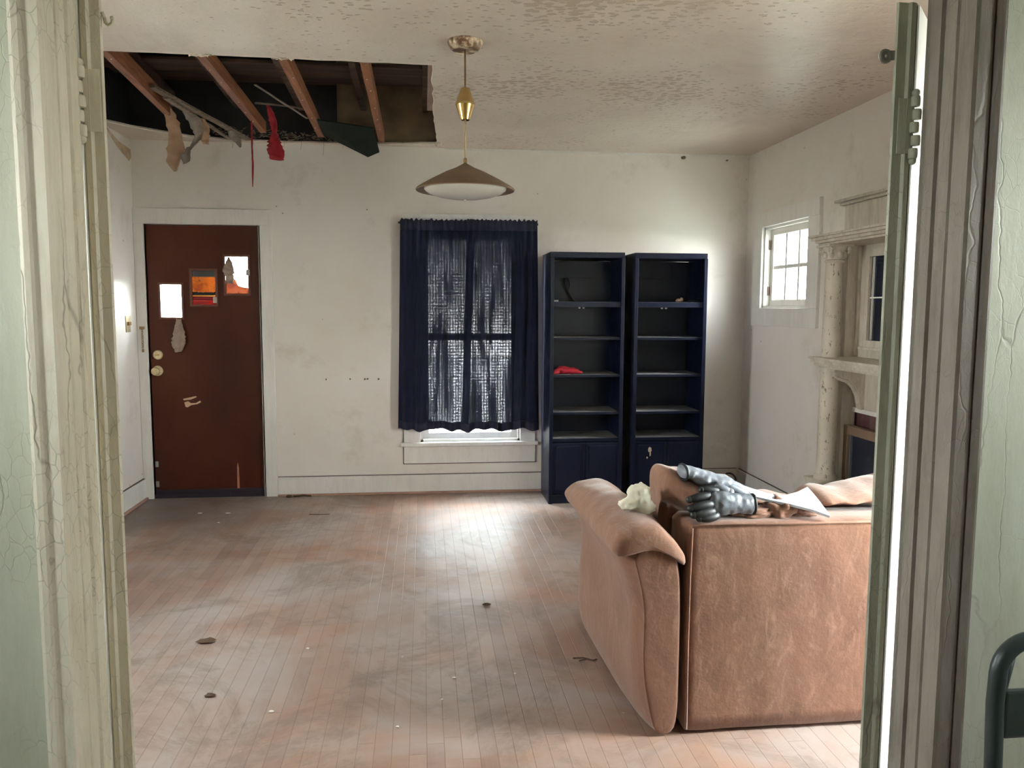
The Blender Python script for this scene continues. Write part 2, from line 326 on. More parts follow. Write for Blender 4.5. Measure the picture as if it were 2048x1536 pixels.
# ------------------------------------------------------------------ mesh helpers
W = {}
def wloc(o): return W.get(o.name, Vector((0, 0, 0)))
class MB:
    def __init__(s): s.b = bmesh.new()
    def box(s, lo, hi, bev=0.0):
        lo = Vector(lo); hi = Vector(hi)
        r = bmesh.ops.create_cube(s.b, size=1.0)
        for v in r['verts']:
            v.co = Vector(((lo[i]+hi[i])/2 + v.co[i]*(hi[i]-lo[i]) for i in range(3)))
        if bev:
            es = list({e for v in r['verts'] for e in v.link_edges})
            bmesh.ops.bevel(s.b, geom=es, offset=bev, segments=2, affect='EDGES', profile=.6)
        return s
    def quads(s, grid, closed_u=False, closed_v=False):
        vs = [[s.b.verts.new(p) for p in row] for row in grid]
        nu, nv = len(vs), len(vs[0])
        for i in range(nu if closed_u else nu-1):
            for j in range(nv if closed_v else nv-1):
                a = vs[i][j]; b = vs[(i+1) % nu][j]; c = vs[(i+1) % nu][(j+1) % nv]; d = vs[i][(j+1) % nv]
                try: s.b.faces.new((a, b, c, d))
                except ValueError: pass
        return vs
    def loft(s, secs, cap=True):
        vs = s.quads(secs, closed_v=True)
        if cap:
            for row in (vs[0], vs[-1]):
                c = s.b.verts.new(sum((v.co for v in row), Vector())/len(row))
                for j in range(len(row)): s.b.faces.new((row[j], row[(j+1) % len(row)], c))
        return s
    def tube(s, pts, r, n=10, cap=True):
        pts = [Vector(p) for p in pts]; secs = []; prev = None
        for i, p in enumerate(pts):
            t = (pts[min(i+1, len(pts)-1)] - pts[max(i-1, 0)]).normalized()
            if prev is None: u = t.orthogonal().normalized()
            else: u = (prev - t*prev.dot(t)).normalized()
            prev = u; v = t.cross(u); rr = r[i] if isinstance(r, (list, tuple)) else r
            secs.append([p + (u*math.cos(a)+v*math.sin(a))*rr for a in (2*math.pi*k/n for k in range(n))])
        return s.loft(secs, cap)
    def lathe(s, prof, c, axis='Z', n=40):
        c = Vector(c); secs = []
        for r, h in prof:
            r = max(r, 1e-4); row = []
            for k in range(n):
                a = 2*math.pi*k/n; x, y = r*math.cos(a), r*math.sin(a)
                row.append(c + (Vector((x, y, h)) if axis == 'Z' else Vector((x, h, y)) if axis == 'Y' else Vector((h, x, y))))
            secs.append(row)
        return s.loft(secs, True)
    def prism(s, poly, axis, a, b):
        def P(p, t):
            return Vector((t, p[0], p[1])) if axis == 'X' else Vector((p[0], t, p[1])) if axis == 'Y' else Vector((p[0], p[1], t))
        lo = [s.b.verts.new(P(p, a)) for p in poly]; hi = [s.b.verts.new(P(p, b)) for p in poly]
        n = len(poly)
        for i in range(n): s.b.faces.new((lo[i], lo[(i+1) % n], hi[(i+1) % n], hi[i]))
        s.b.faces.new(lo); s.b.faces.new(hi[::-1]); return s
    def slab(s, us, vs_, holes, axis, a, b):
        """a slab with rectangular holes; us/vs_ cut lines, holes = set of (i, j) cells left out"""
        def P(u, v, t): return Vector((t, u, v)) if axis == 'X' else Vector((u, t, v)) if axis == 'Y' else Vector((u, v, t))
        vert = {}
        def V(i, j, k):
            if (i, j, k) not in vert: vert[(i, j, k)] = s.b.verts.new(P(us[i], vs_[j], (a, b)[k]))
            return vert[(i, j, k)]
        nu, nv = len(us)-1, len(vs_)-1
        solid = lambda i, j: 0 <= i < nu and 0 <= j < nv and (i, j) not in holes
        for i in range(nu):
            for j in range(nv):
                if not solid(i, j): continue
                s.b.faces.new((V(i, j, 0), V(i+1, j, 0), V(i+1, j+1, 0), V(i, j+1, 0)))
                s.b.faces.new((V(i, j, 1), V(i, j+1, 1), V(i+1, j+1, 1), V(i+1, j, 1)))
                if not solid(i-1, j): s.b.faces.new((V(i, j, 0), V(i, j+1, 0), V(i, j+1, 1), V(i, j, 1)))
                if not solid(i+1, j): s.b.faces.new((V(i+1, j, 0), V(i+1, j, 1), V(i+1, j+1, 1), V(i+1, j+1, 0)))
                if not solid(i, j-1): s.b.faces.new((V(i, j, 0), V(i, j, 1), V(i+1, j, 1), V(i+1, j, 0)))
                if not solid(i, j+1): s.b.faces.new((V(i, j+1, 0), V(i+1, j+1, 0), V(i+1, j+1, 1), V(i, j+1, 1)))
        return s
    def ball(s, c, r, sub=3, amp=0, fr=3, seed=0):
        rr = Vector(r) if isinstance(r, (tuple, list)) else Vector((r, r, r))
        g = bmesh.ops.create_icosphere(s.b, subdivisions=sub, radius=1)
        for v in g['verts']:
            d = v.co.copy()
            if amp: d *= 1 + amp*(mnoise.noise(d*fr + Vector((seed, seed*2.1, 0))) + .5*mnoise.noise(d*fr*2.3 + Vector((seed, 0, 9))))
            v.co = Vector((c[0]+d.x*rr.x, c[1]+d.y*rr.y, c[2]+d.z*rr.z))
        return s
def sm(a, b, t): t = max(0, min(1, (t-a)/(b-a))); return t*t*(3-2*t)
def obj(name, mb, mat, parent=None, smooth=False, loc=None, local=False):
    me = bpy.data.meshes.new(name)
    bmesh.ops.recalc_face_normals(mb.b, faces=mb.b.faces)
    base = wloc(parent) if (parent and not local) else Vector((0, 0, 0))
    own = Vector((0, 0, 0))
    if loc is not None and parent is None: own = Vector(loc)
    for v in mb.b.verts: v.co -= base + own
    mb.b.to_mesh(me); mb.b.free()
    if mat: me.materials.append(mat)
    if smooth:
        for p in me.polygons: p.use_smooth = True
    o = bpy.data.objects.new(name, me); COL.objects.link(o)
    if parent: o.parent = parent
    o.location = own; W[o.name] = own + base
    if smooth == 'auto':
        md = o.modifiers.new('edges', 'EDGE_SPLIT'); md.split_angle = math.radians(35)
    return o
def tag(o, label=None, cat=None, group=None, kind=None):
    if label: o['label'] = label
    if cat: o['category'] = cat
    if group: o['group'] = group
    if kind: o['kind'] = kind
    return o
def root(name, label, cat, loc, group=None, kind=None):
    o = bpy.data.objects.new(name, None); COL.objects.link(o); o.location = loc; W[o.name] = Vector(loc)
    o.empty_display_size = .05
    return tag(o, label, cat, group, kind)
def struct(name, mb, mat, label=None, parent=None, smooth=False):
    o = obj(name, mb, mat, parent, smooth)
    if parent is None: tag(o, label, None, None, 'structure')
    return o
def subsurf(o, lv=2):
    m = o.modifiers.new('sub', 'SUBSURF'); m.levels = lv; m.render_levels = lv; return o
def solid(o, t, off=0):
    m = o.modifiers.new('thick', 'SOLIDIFY'); m.thickness = t; m.offset = off; return o
def remesh(o, vx, smooth_it=6):
    m = o.modifiers.new('remesh', 'REMESH'); m.mode = 'VOXEL'; m.voxel_size = vx; m.use_smooth_shade = True
    m2 = o.modifiers.new('soft', 'SMOOTH'); m2.iterations = smooth_it; m2.factor = .5; return o
def copy_tree(o, parent=None):
    c = o.copy(); COL.objects.link(c)
    if parent: c.parent = parent
    for ch in list(o.children): copy_tree(ch, c)
    return c
def sheet(fn, nu, nv):
    mb = MB(); mb.quads([[fn(i/nu, j/nv) for j in range(nv+1)] for i in range(nu+1)]); return mb
def ribbon(name, pts, widths, wdir, mat, label=None, cat=None, thick=.002, parent=None, group=None, amp=.004, seed=0, curl=0.0):
    """torn strip: centre line, widths, width direction"""
    pts = [Vector(p) for p in pts]; wd = Vector(wdir).normalized(); N = 24; K = 6
    rows = []
    for i in range(N+1):
        t = i/N*(len(pts)-1); k = min(int(t), len(pts)-2); f = t-k; f = f
        p = pts[k].lerp(pts[k+1], f); wdt = widths[k]*(1-f)+widths[k+1]*f
        tan = (pts[k+1]-pts[k]).normalized(); nn = tan.cross(wd).normalized()
        row = []
        for j in range(K+1):
            s_ = j/K-.5; e = mnoise.noise(Vector((i*.5+seed*3.3, s_*1.5, seed)))
            jag = 1 + .35*mnoise.noise(Vector((i*.9, seed*5+(1 if s_ > 0 else 7), 0)))
            row.append(p + wd*s_*wdt*jag + nn*(e*amp*3 + curl*wdt*(s_*s_*4-.3)))
        rows.append(row)
    mb = MB(); mb.quads(rows); o = obj(name, mb, mat, parent, smooth=True, loc=None if parent else pts[0]); solid(o, thick)
    return tag(o, label, cat, group)

# ================================================================== STRUCTURE
# floor, far room + hall
struct('floor', MB().box((XL-.15, -1.95, -.12), (XR+.15, YB+.15, 0)), FLOOR, 'worn strip oak floor with grey dust haze')
# back wall with door and window openings
DX0, DX1, DZ1 = -2.015, -1.208, 2.03
WX0, WX1, WZ0, WZ1 = -.03, .74, .40, 2.02
us = [XL-.15, DX0, DX1, WX0, WX1, XR+.15]; vz = [0, WZ0, WZ1, DZ1, HC]
struct('wall_back', MB().slab(us, vz, {(1, 0), (1, 1), (1, 2), (3, 1)}, 'Y', YB, YB+.15), WALL, 'cream painted far wall with brown door and curtained window')
# right wall: small window and near window
SY0, SY1, SZ0, SZ1 = 5.0, 5.715, 1.44, 2.04
NY0, NY1, NZ0, NZ1 = 1.72, 2.48, .58, 2.05
struct('wall_right', MB().slab([YF-.02, NY0, NY1, SY0, SY1, YB], [0, NZ0, SZ0, SZ1, NZ1, HC],
       {(1, 1), (1, 2), (1, 3), (3, 2)}, 'X', XR, XR+.15), WALL, 'cream painted wall with small window beside the mantel')
# left wall with a sash window hidden from the doorway, added for fill light
LY0, LY1, LZ0, LZ1 = 2.7, 3.3, .95, 2.0
struct('wall_left', MB().slab([YF-.02, LY0, LY1, YB], [0, LZ0, LZ1, HC], {(1, 1)}, 'X', XL-.15, XL), WALL, 'pale wall with light switch beside the front door')
# dividing wall (green on the hall side), opening for the double doors
OX0, OX1, OZ = -.617, 1.012, 2.075
struct('wall_front', MB().slab([-1.75, OX0-.022, OX1+.024, 2.15], [0, OZ+.02, HC], {(1, 0)}, 'Y', 1.42, 1.54), GREEN, 'green-white crackled hall wall around the doorway')
struct('wall_front_room', MB().slab([XL, OX0-.022, OX1+.024, XR], [0, OZ+.022, HC], {(1, 0)}, 'Y', 1.54, 1.552), WALL)
# hall shell
HW0, HW1, HWZ0, HWZ1 = .52, .88, 1.34, 2.15
struct('wall_hall_right', MB().slab([-1.8, HW0, HW1, 1.42], [0, HWZ0, HWZ1, HC], {(1, 1)}, 'X', 2.15, 2.27), GREEN)
struct('wall_hall_left', MB().slab([-1.8, .40, .84, 1.42], [0, 1.45, 2.1, HC], {(1, 1)}, 'X', -1.87, -1.75), GREEN)  # unseen window opening added to brighten the left green wall
struct('wall_hall_rear', MB().box((-1.87, -1.92, 0), (2.27, -1.8, HC)), GREEN)
struct('ceiling_hall', MB().box((-1.87, -1.92, HC), (2.27, 1.54, HC+.1)), CEIL)
# ceiling of the room with the hole
def ceiling():
    hole = []
    def seg(a, b, n, amp):
        for i in range(n):
            t = i/n; x = a[0]+(b[0]-a[0])*t; y = a[1]+(b[1]-a[1])*t
            hole.append((x+amp*mnoise.noise(Vector((x*9, y*9, 1))), y+amp*mnoise.noise(Vector((x*9, y*9, 5)))))
    P = [(-2.03, 3.985), (-1.05, 3.985), (.057, 4.012), (.07, 4.9), (.11, 5.90), (-.3, 5.975), (-.7, 6.005), (-1.05, 6.012), (-1.4, 5.975), (-1.63, 5.90), (-1.86, 5.70), (-2.05, 5.47)]
    for i in range(len(P)): seg(P[i], P[(i+1) % len(P)], 10, .012 if 0 < i < 11 else .008)
    mb = MB(); b = mb.b
    out = [b.verts.new((x, y, HC)) for x, y in ((XL-.02, YF), (XR+.02, YF), (XR+.02, YB+.02), (XL-.02, YB+.02))]
    inn = [b.verts.new((x, y, HC)) for x, y in hole]
    es = [b.edges.new((l[i], l[(i+1) % len(l)])) for l in (out, inn) for i in range(len(l))]
    bmesh.ops.triangle_fill(b, use_beauty=True, edges=es)
    r = bmesh.ops.extrude_face_region(b, geom=b.faces[:])
    for v in [g for g in r['geom'] if isinstance(g, bmesh.types.BMVert)]: v.co.z += .016
    return struct('ceiling', mb, CEIL, 'stained ceiling with flaking paint and a large hole'), hole
_, HOLE = ceiling()
# torn lip around the hole
mb = MB(); n = len(HOLE)
for i in range(n):
    a, b2 = HOLE[i], HOLE[(i+1) % n]
    cx, cy = -1.0, 5.0
    def inn(p, d): 
        v = Vector((cx-p[0], cy-p[1])).normalized(); return (p[0]+v.x*d, p[1]+v.y*d)
    d1 = .006+.012*abs(mnoise.noise(Vector((a[0]*14, a[1]*14, 3)))); d2 = .006+.012*abs(mnoise.noise(Vector((b2[0]*14, b2[1]*14, 3))))
    pa, pb = inn(a, d1), inn(b2, d2)
    q = [mb.b.verts.new((a[0], a[1], HC-.001)), mb.b.verts.new((b2[0], b2[1], HC-.001)), mb.b.verts.new((pb[0], pb[1], HC+.005)), mb.b.verts.new((pa[0], pa[1], HC+.005))]
    mb.b.faces.new(q)
bmesh.ops.remove_doubles(mb.b, verts=mb.b.verts, dist=.0004)
lip = struct('trim_1', mb, simple('torn_paper_edge', (.70, .62, .54), .9), 'torn plaster lip around the ceiling hole'); solid(lip, .003)
# attic enclosure
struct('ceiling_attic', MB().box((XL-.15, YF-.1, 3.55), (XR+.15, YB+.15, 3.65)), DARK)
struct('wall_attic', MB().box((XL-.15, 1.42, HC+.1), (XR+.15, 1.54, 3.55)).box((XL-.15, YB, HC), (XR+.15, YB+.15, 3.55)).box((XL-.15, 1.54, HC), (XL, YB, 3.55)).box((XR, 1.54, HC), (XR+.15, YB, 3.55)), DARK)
# crown line between the back wall and ceiling, baseboards
struct('trim_2', MB().box((.15, YB-.010, HC-.013), (XR, YB, HC)), TRIMW, 'thin strip along the back wall top')
def bboard(name, lo, hi, cap_lo, cap_hi): struct(name, MB().box(lo, hi, .003).box(cap_lo, cap_hi, .002), TRIMW)
bboard('baseboard_back', (-1.11, YB-.018, 0), (XR-.03, YB, .140), (-1.11, YB-.024, .132), (XR-.03, YB, .146))
bboard('baseboard_left', (XL, YF+.02, 0), (XL+.018, YB-.02, .150), (XL, YF+.02, .142), (XL+.024, YB-.02, .156))
bboard('baseboard_right', (XR-.018, 4.48, 0), (XR, YB, .135), (XR-.024, 4.48, .127), (XR, YB, .141))
struct('trim_3', MB().box((-1.11, YB-.034, 0), (XR-.03, YB-.018, .016), .003), simple('pinkish_shoe_strip', (.42, .25, .19), .7), 'thin wooden shoe strip along the back baseboard')
struct('trim_4', MB().box((XL+.018, YF+.02, 0), (XL+.034, YB-.02, .016), .003), MATS['pinkish_shoe_strip'])

# dark strips along the trim: gap shadow and dirt line painted in
GAP = simple('gap_shade_and_dirt', (.10, .07, .06), .9)
struct('trim_13', MB().box((-1.11, YB-.012, .146), (XR-.03, YB-.0005, .1495)), GAP)
struct('trim_14', MB().box((XL+.0005, YF+.02, .156), (XL+.012, YB-.02, .1595)), GAP)
struct('trim_15', MB().box((XR-.012, 4.48, .141), (XR-.0005, YB, .1445)), GAP)
struct('trim_16', MB().box((-.166, YB-.010, .229), (.87, YB-.0005, .2325)).box((-.1665, YB-.010, .2325), (-.163, YB-.0005, .37)).box((-.1665, YB-.010, .40), (-.163, YB-.0005, 2.02)), GAP)
# ---- front door and casing
struct('trim_5', MB().box((-2.083, YB-.022, 0), (DX0, YB, DZ1), .003).box((DX1, YB-.022, 0), (-1.112, YB, DZ1), .003)
       .box((-2.083, YB-.024, DZ1), (-1.112, YB, 2.143), .003)
       .box((DX1-.0, YB-.022, .0), (DX1+.012, YB+.05, DZ1)).box((DX0-.012, YB, 0), (DX0, YB+.06, DZ1)), TRIMW, 'white painted casing around the brown front door')
struct('trim_12', MB().box((DX0-.012, YB+.055, 2.012), (DX1+.012, YB+.10, 2.03)).box((DX0-.012, YB+.062, 0), (DX0+.012, YB+.10, 2.03)).box((DX1-.012, YB+.062, 0), (DX1+.012, YB+.10, 2.03)), TRIMW)
struct('trim_6', MB().box((DX0, YB+.0, 0), (DX1, YB+.14, .029)), SWEEP, 'dark threshold under the front door')
L1 = (-1.925, -1.772, 1.352, 1.597); L2 = (-1.703, -1.527, 1.446, 1.701); L3 = (-1.459, -1.292, 1.529, 1.805)
dx = [DX0+.004, L1[0], L1[1], L2[0], L2[1], L3[0], L3[1], DX1-.004]
dz = [.03, L1[2], L2[2], L3[2], L1[3], L2[3], L3[3], 2.026]
holes = {(1, 1), (1, 2), (1, 3), (3, 2), (3, 3), (3, 4), (5, 3), (5, 4), (5, 5)}
DY = YB+.02
door = struct('door_1', MB().slab(dx, dz, holes, 'Y', DY, DY+.04), DOORM, 'dark brown front door with three small stepped windows')
def dpart(name, mb, mat, smooth=False, label=None, par=None):
    o = obj(name, mb, mat, par or door, smooth)
    if label: o['label'] = label
    return o
DFR = simple('reddish_light_frame', (.115, .036, .017), .45)
for L in (L1, L2, L3):
    x0, x1, z0, z1 = L; t = .012
    fr = dpart('window_frame', MB().slab([x0-t, x0+.003, x1-.003, x1+t], [z0-t, z0+.003, z1-.003, z1+t], {(1, 1)}, 'Y', DY-.008, DY+.03), DFR)
    dpart('pane', MB().box((x0, DY+.022, z0), (x1, DY+.026, z1)), GLASS, par=fr)
dpart('glass_film', MB().box((L2[0]+.002, DY+.015, L2[2]+.002), (L2[1]-.002, DY+.0165, L2[3]-.002)), FILM, label='amber and red picture film')
dpart('film_scrap', MB().prism([(L3[0], L3[2]), (L3[1]-.002, L3[2]), (L3[1]-.002, L3[2]+.045), (L3[1]-.05, L3[2]+.052), (L3[0]+.09, L3[2]+.06), (L3[0]+.065, L3[2]+.11), (L3[0]+.05, L3[2]+.12), (L3[0], L3[2]+.10)], 'Y', DY+.014, DY+.0155), FILM2, label='torn orange film scrap')
ribbon('peeled_film', [(L3[0]+.025, DY+.010, L3[3]-.005), (L3[0]+.030, DY+.0, L3[3]-.05), (L3[0]+.028, DY-.014, L3[3]-.10), (L3[0]+.035, DY-.010, L3[3]-.15), (L3[0]+.035, DY-.006, L3[3]-.20)], [.012, .05, .085, .06, .05], (1, 0, 0), RAG, parent=door, seed=3, thick=.0015, curl=.12)['label'] = 'tan film curling off the upper light'
ribbon('peeled_film', [(-1.800, DY-.004, 1.352), (-1.797, DY-.012, 1.30), (-1.795, DY-.020, 1.24), (-1.797, DY-.018, 1.17), (-1.805, DY-.012, 1.10)], [.028, .05, .085, .105, .050], (1, 0, .15), RAG, parent=door, seed=5, thick=.0015, curl=.25)['label'] = 'tan strip hanging under the lowest light'
for c in ((-1.537, 1.483), (-1.296, 1.686)):
    dpart('clip', MB().box((c[0]-.012, DY-.014, c[1]-.022), (c[0]+.016, DY, c[1]+.022), .004), STEEL)
lock = dpart('deadbolt', MB().lathe([(.036, 0), (.036, -.008), (.030, -.014), (.002, -.016)], (-1.958, DY, 1.078), 'Y', 32), KNOBM, 'auto')
dpart('thumb_turn', MB().box((-1.972, DY-.032, 1.073), (-1.944, DY-.014, 1.083), .003), BRASS, par=lock)
kn = dpart('knob', MB().lathe([(.038, 0), (.038, -.006), (.030, -.010), (.013, -.014), (.013, -.030), (.026, -.040), (.031, -.052), (.028, -.064), (.016, -.070), (.002, -.071)], (-1.963, DY, .959), 'Y', 32), KNOBM, 'auto')
dpart('bare_patch', MB().prism([(-1.790, .748), (-1.700, .768), (-1.690, .762), (-1.735, .742), (-1.786, .737)], 'Y', DY-.0012, DY+.001), TAN, label='torn veneer showing tan wood')
dpart('bare_patch', MB().prism([(-1.783, .722), (-1.755, .730), (-1.735, .716), (-1.700, .716), (-1.668, .734), (-1.662, .722), (-1.690, .708), (-1.735, .700), (-1.760, .684), (-1.775, .688)], 'Y', DY-.0012, DY+.001), TAN, label='torn veneer showing tan wood')
dpart('bare_patch', MB().prism([(-1.418, .035), (-1.400, .035), (-1.402, .22), (-1.410, .262), (-1.416, .22)], 'Y', DY-.0012, DY+.001), ORG, label='vertical scrape of bare orange wood')
for z in (.257, .105): dpart('corner_plate', MB().box((-2.010, DY-.004, z-.022), (-1.984, DY, z+.022), .002), STEEL)
dpart('door_sweep', MB().box((DX0+.006, DY-.010, .020), (DX1-.006, DY, .062), .003), SWEEP)
# chain keeper on the casing, light switch
t = root('door_chain', 'small dark door chain keeper hanging on the white door casing', 'door chain', (-2.05, YB-.022, 1.262))
obj('plate', MB().box((-2.066, YB-.032, 1.268), (-2.030, YB-.022, 1.288), .003), DBRASS, t)
mb = MB()
for k in range(8):
    c = Vector((-2.046, YB-.030, 1.262-k*.018))
    pts = [c+Vector((.005*math.cos(a), (.004*math.sin(a) if k % 2 else 0), .010*math.sin(a))) for a in [i*math.pi/4 for i in range(9)]]
    mb.tube(pts, .0022, 5)
obj('chain', mb, DBRASS, t, True); obj('tip', MB().box((-2.052, YB-.036, 1.100), (-2.038, YB-.026, 1.122), .003), DBRASS, t)
t = root('light_switch', 'brass double light switch plate on the pale wall beside the front door', 'light switch', (XL, 5.84, 1.31))
obj('plate', MB().box((XL, 5.80, 1.252), (XL+.005, 5.885, 1.368), .002), simple('old_brass_plate', (.42, .33, .19), .4, .5), t)
for y in (5.828, 5.858): obj('toggle', MB().box((XL+.005, y-.005, 1.30), (XL+.020, y+.005, 1.325), .002), DBRASS, t)

# ---- window builder (sash in an opening)
def sash_window(name, label, axis, wallpos, sgn, a0, a1, z0, z1, cols, rows, cas, mid=False, apron=None, hingeside=None, mat=TRIMW, bars=.018):
    """axis 'Y': opening in a wall facing Y, along x; axis 'X': along y. sgn = direction into the room"""
    def B(a, z, d0, d1, bev=0.0, mb=None):
        lo, hi = min(d0, d1), max(d0, d1); mb = mb or MB()
        if axis == 'Y': mb.box((a[0], wallpos+lo, z[0]), (a[1], wallpos+hi, z[1]), bev)
        else: mb.box((wallpos+lo, a[0], z[0]), (wallpos+hi, a[1], z[1]), bev)
        return mb
    ctr = (a0+a1)/2
    r = root(name, label, None, (ctr, wallpos, z0) if axis == 'Y' else (wallpos, ctr, z0), kind='structure')
    # casing
    cl, crr, ct, cb = cas
    obj('casing', B((a0-cl, a0), (z0, z1), 0, sgn*.022, .003, B((a1, a1+crr), (z0, z1), 0, sgn*.022, .003)), mat, r)
    obj('head_casing', B((a0-cl, a1+crr), (z1, z1+ct), 0, sgn*.025, .003), mat, r)
    # jamb lining
    j = MB(); t = .018
    for a, z in (((a0, a0+t), (z0, z1)), ((a1-t, a1), (z0, z1)), ((a0, a1), (z1-t, z1)), ((a0, a1), (z0, z0+t))): B(a, z, -sgn*.15, 0, 0, j)
    obj('jamb', j, mat, r)
    if apron:
        obj('sill', B((a0-cl-.02, a1+crr+.02), (z0-.030, z0), -sgn*.02, sgn*.045, .005), mat, r)
        obj('apron', B((a0-cl, a1+crr), (z0-.030-apron, z0-.030), 0, sgn*.020, .003), mat, r)
    else:
        obj('lower_casing', B((a0-cl, a1+crr), (z0-cb, z0), 0, sgn*.022, .003), mat, r)
    # sashes
    b0, b1, y0, y1 = a0+t, a1-t, z0+t, z1-t
    spans = [(y0, y1)] if not mid else [(y0, mid+.02), (mid-.02, y1)]
    for k, (s0, s1) in enumerate(spans):
        d = -sgn*(.045+.035*k); m = MB(); f = .045
        B((b0, b0+f), (s0, s1), d-sgn*.03, d, .003, m); B((b1-f, b1), (s0, s1), d-sgn*.03, d, .003, m)
        B((b0+f, b1-f), (s0, s0+f), d-sgn*.03, d, .003, m); B((b0+f, b1-f), (s1-f, s1), d-sgn*.03, d, .003, m)
        so = obj('sash', m, mat, r)
        m = MB()
        for c in range(1, cols): x = b0+f+(b1-b0-2*f)*c/cols; B((x-bars/2, x+bars/2), (s0+f, s1-f), d-sgn*.024, d-sgn*.006, 0, m)
        for q in range(1, rows): z = s0+f+(s1-s0-2*f)*q/rows; B((b0+f, b1-f), (z-bars/2, z+bars/2), d-sgn*.022, d-sgn*.008, 0, m)
        if cols > 1 or rows > 1: obj('glazing_bar', m, mat, so)
        obj('pane', B((b0+f*.8, b1-f*.8), (s0+f*.8, s1-f*.8), d-sgn*.017, d-sgn*.014), GLASS, so)
    return r
sash_window('window_1', 'white sash window behind the navy curtains', 'Y', YB, -1, WX0, WX1, WZ0, WZ1, 1, 1, (.13, .12, .115, 0), mid=1.21, apron=.135)
w2 = sash_window('window_2', 'small white six-pane casement beside the mantel', 'X', XR, -1, SY0, SY1, SZ0, SZ1, 3, 2, (.15, .15, .11, .13), bars=.026)
obj('hinge', MB().tube([(XR+.035, SY1-.022, 1.875), (XR+.035, SY1-.022, 1.945)], .009, 8), simple('rusty_hinge', (.14, .09, .06), .7), w2)
obj('hinge', MB().tube([(XR+.035, SY1-.022, 1.535), (XR+.035, SY1-.022, 1.600)], .009, 8), MATS['rusty_hinge'], w2)
obj('latch', MB().box((XR+.022, SY0+.01, 1.725), (XR+.045, SY0+.05, 1.75), .004), TRIMW, w2)
sash_window('window_3', 'tall window beside the doorway', 'X', XR, -1, NY0, NY1, NZ0, NZ1, 1, 1, (.11, .11, .11, 0), mid=1.3, apron=.11)
sash_window('fill_window_4', 'unseen sash window added on the left wall for fill light', 'X', XL, 1, LY0, LY1, LZ0, LZ1, 1, 1, (.11, .11, .11, 0), mid=1.48, apron=.11)
sash_window('window_5', 'hall window', 'X', 2.15, -1, HW0, HW1, HWZ0, HWZ1, 1, 1, (.09, .09, .09, .09))

sash_window('fill_window_6', 'hall window', 'X', -1.75, 1, .40, .84, 1.45, 2.1, 1, 1, (.09, .09, .09, .09))

# ---- doorway lining: reveals, casings, leaves
def prism_z(poly, z0, z1): return MB().prism(poly, 'Z', z0, z1)
# left reveal (faces +x) with stepped stop and narrow casing
struct('trim_7', prism_z([(-.635, 1.545), (-.618, 1.545), (-.618, 1.512), (-.6255, 1.508), (-.6255, 1.500), (-.617, 1.494), (-.617, 1.462), (-.6215, 1.459), (-.617, 1.454), (-.617, 1.410), (-.635, 1.410)], 0, OZ), AGED, 'cream painted left door jamb with long cracks')
struct('trim_8', prism_z([(-.6172, 1.42), (-.6172, 1.396), (-.636, 1.396), (-.641, 1.3935), (-.645, 1.389), (-.654, 1.388), (-.661, 1.391), (-.664, 1.42)], 0, HC-.35), AGED, 'narrow cream moulding beside the left jamb')
struct('trim_9', prism_z([(1.030, 1.545), (1.013, 1.545), (1.013, 1.500), (1.020, 1.497), (1.020, 1.488), (1.0125, 1.484), (1.0125, 1.452), (1.018, 1.448), (1.0125, 1.443), (1.012, 1.398), (1.030, 1.398)], 0, OZ), AGEDR, 'shade-darkened brown-grey right door jamb with peeling cracks')
struct('trim_10', prism_z([(1.012, 1.42), (1.012, 1.398), (1.018, 1.394), (1.046, 1.394), (1.049, 1.400), (1.054, 1.386), (1.060, 1.384), (1.064, 1.392), (1.072, 1.394), (1.074, 1.42)], 0, HC-.35), AGEDR, 'shade-darkened moulding between the right jamb and green wall')
struct('trim_11', MB().box((OX0, 1.40, OZ), (OX1, 1.545, OZ+.02)), AGED)
# leaves: hinge edge towards the camera, swung far back into the room
def leaf(name, label, hinge, edge_w, sgn, ang, mat, knm):
    """sgn -1: left leaf. local x runs from hinge along the leaf, local y through its thickness"""
    r = root(name, label, None, (hinge[0], hinge[1], 0), kind='structure')
    dirv = Vector((sgn*math.sin(ang), math.cos(ang), 0)); nv = Vector((-sgn*math.cos(ang), math.sin(ang), 0))  # nv points to the opening side
    def P(u, v): p = Vector((hinge[0], hinge[1], 0)) + dirv*u + nv*v; return (p.x, p.y)
    th = edge_w
    e0 = [P(0, 0), P(.0, th*.12)]
    # the hinge edge is squared to face the hall
    hx, hy = hinge
    inner = hx - sgn*edge_w
    poly = [(hx, hy), (hx-sgn*edge_w*.30, hy-.004), (hx-sgn*edge_w*.42, hy+.001), (inner+sgn*.003, hy), (inner, hy+.004),
            (inner + dirv.x*.70, hy + .004 + dirv.y*.70), (hx + dirv.x*.70, hy + dirv.y*.70)]
    mb = MB(); mb.prism(poly, 'Z', .008, 2.056)
    o = obj('leaf_body', mb, mat, r)
    mb = MB(); kx = hx + sgn*.004
    for k in range(5):
        z0 = 1.745 + k*.026
        mb.lathe([(.002, z0+.001), (.0085, z0+.002), (.0095, z0+.005), (.0095, z0+.018), (.0085, z0+.0225), (.002, z0+.0235)], (kx + sgn*.004*(k % 2), hy-.006, 0), 'Z', 14)
    mb.ball((kx, hy-.006, 1.742), .008, 2); mb.ball((kx, hy-.006, 1.878), .0085, 2)
    mb.box((min(hx, hx-sgn*.030), hy-.0035, 1.757), (max(hx, hx-sgn*.030), hy, 1.868), .001)
    obj('hinge', mb, knm, r, 'auto')
    mb = MB()
    for k in range(5):
        z0 = .245 + k*.026
        mb.lathe([(.002, z0+.001), (.0085, z0+.002), (.0095, z0+.005), (.0095, z0+.018), (.0085, z0+.0225), (.002, z0+.0235)], (kx, hy-.006, 0), 'Z', 14)
    obj('hinge', mb, knm, r, 'auto')
    return r
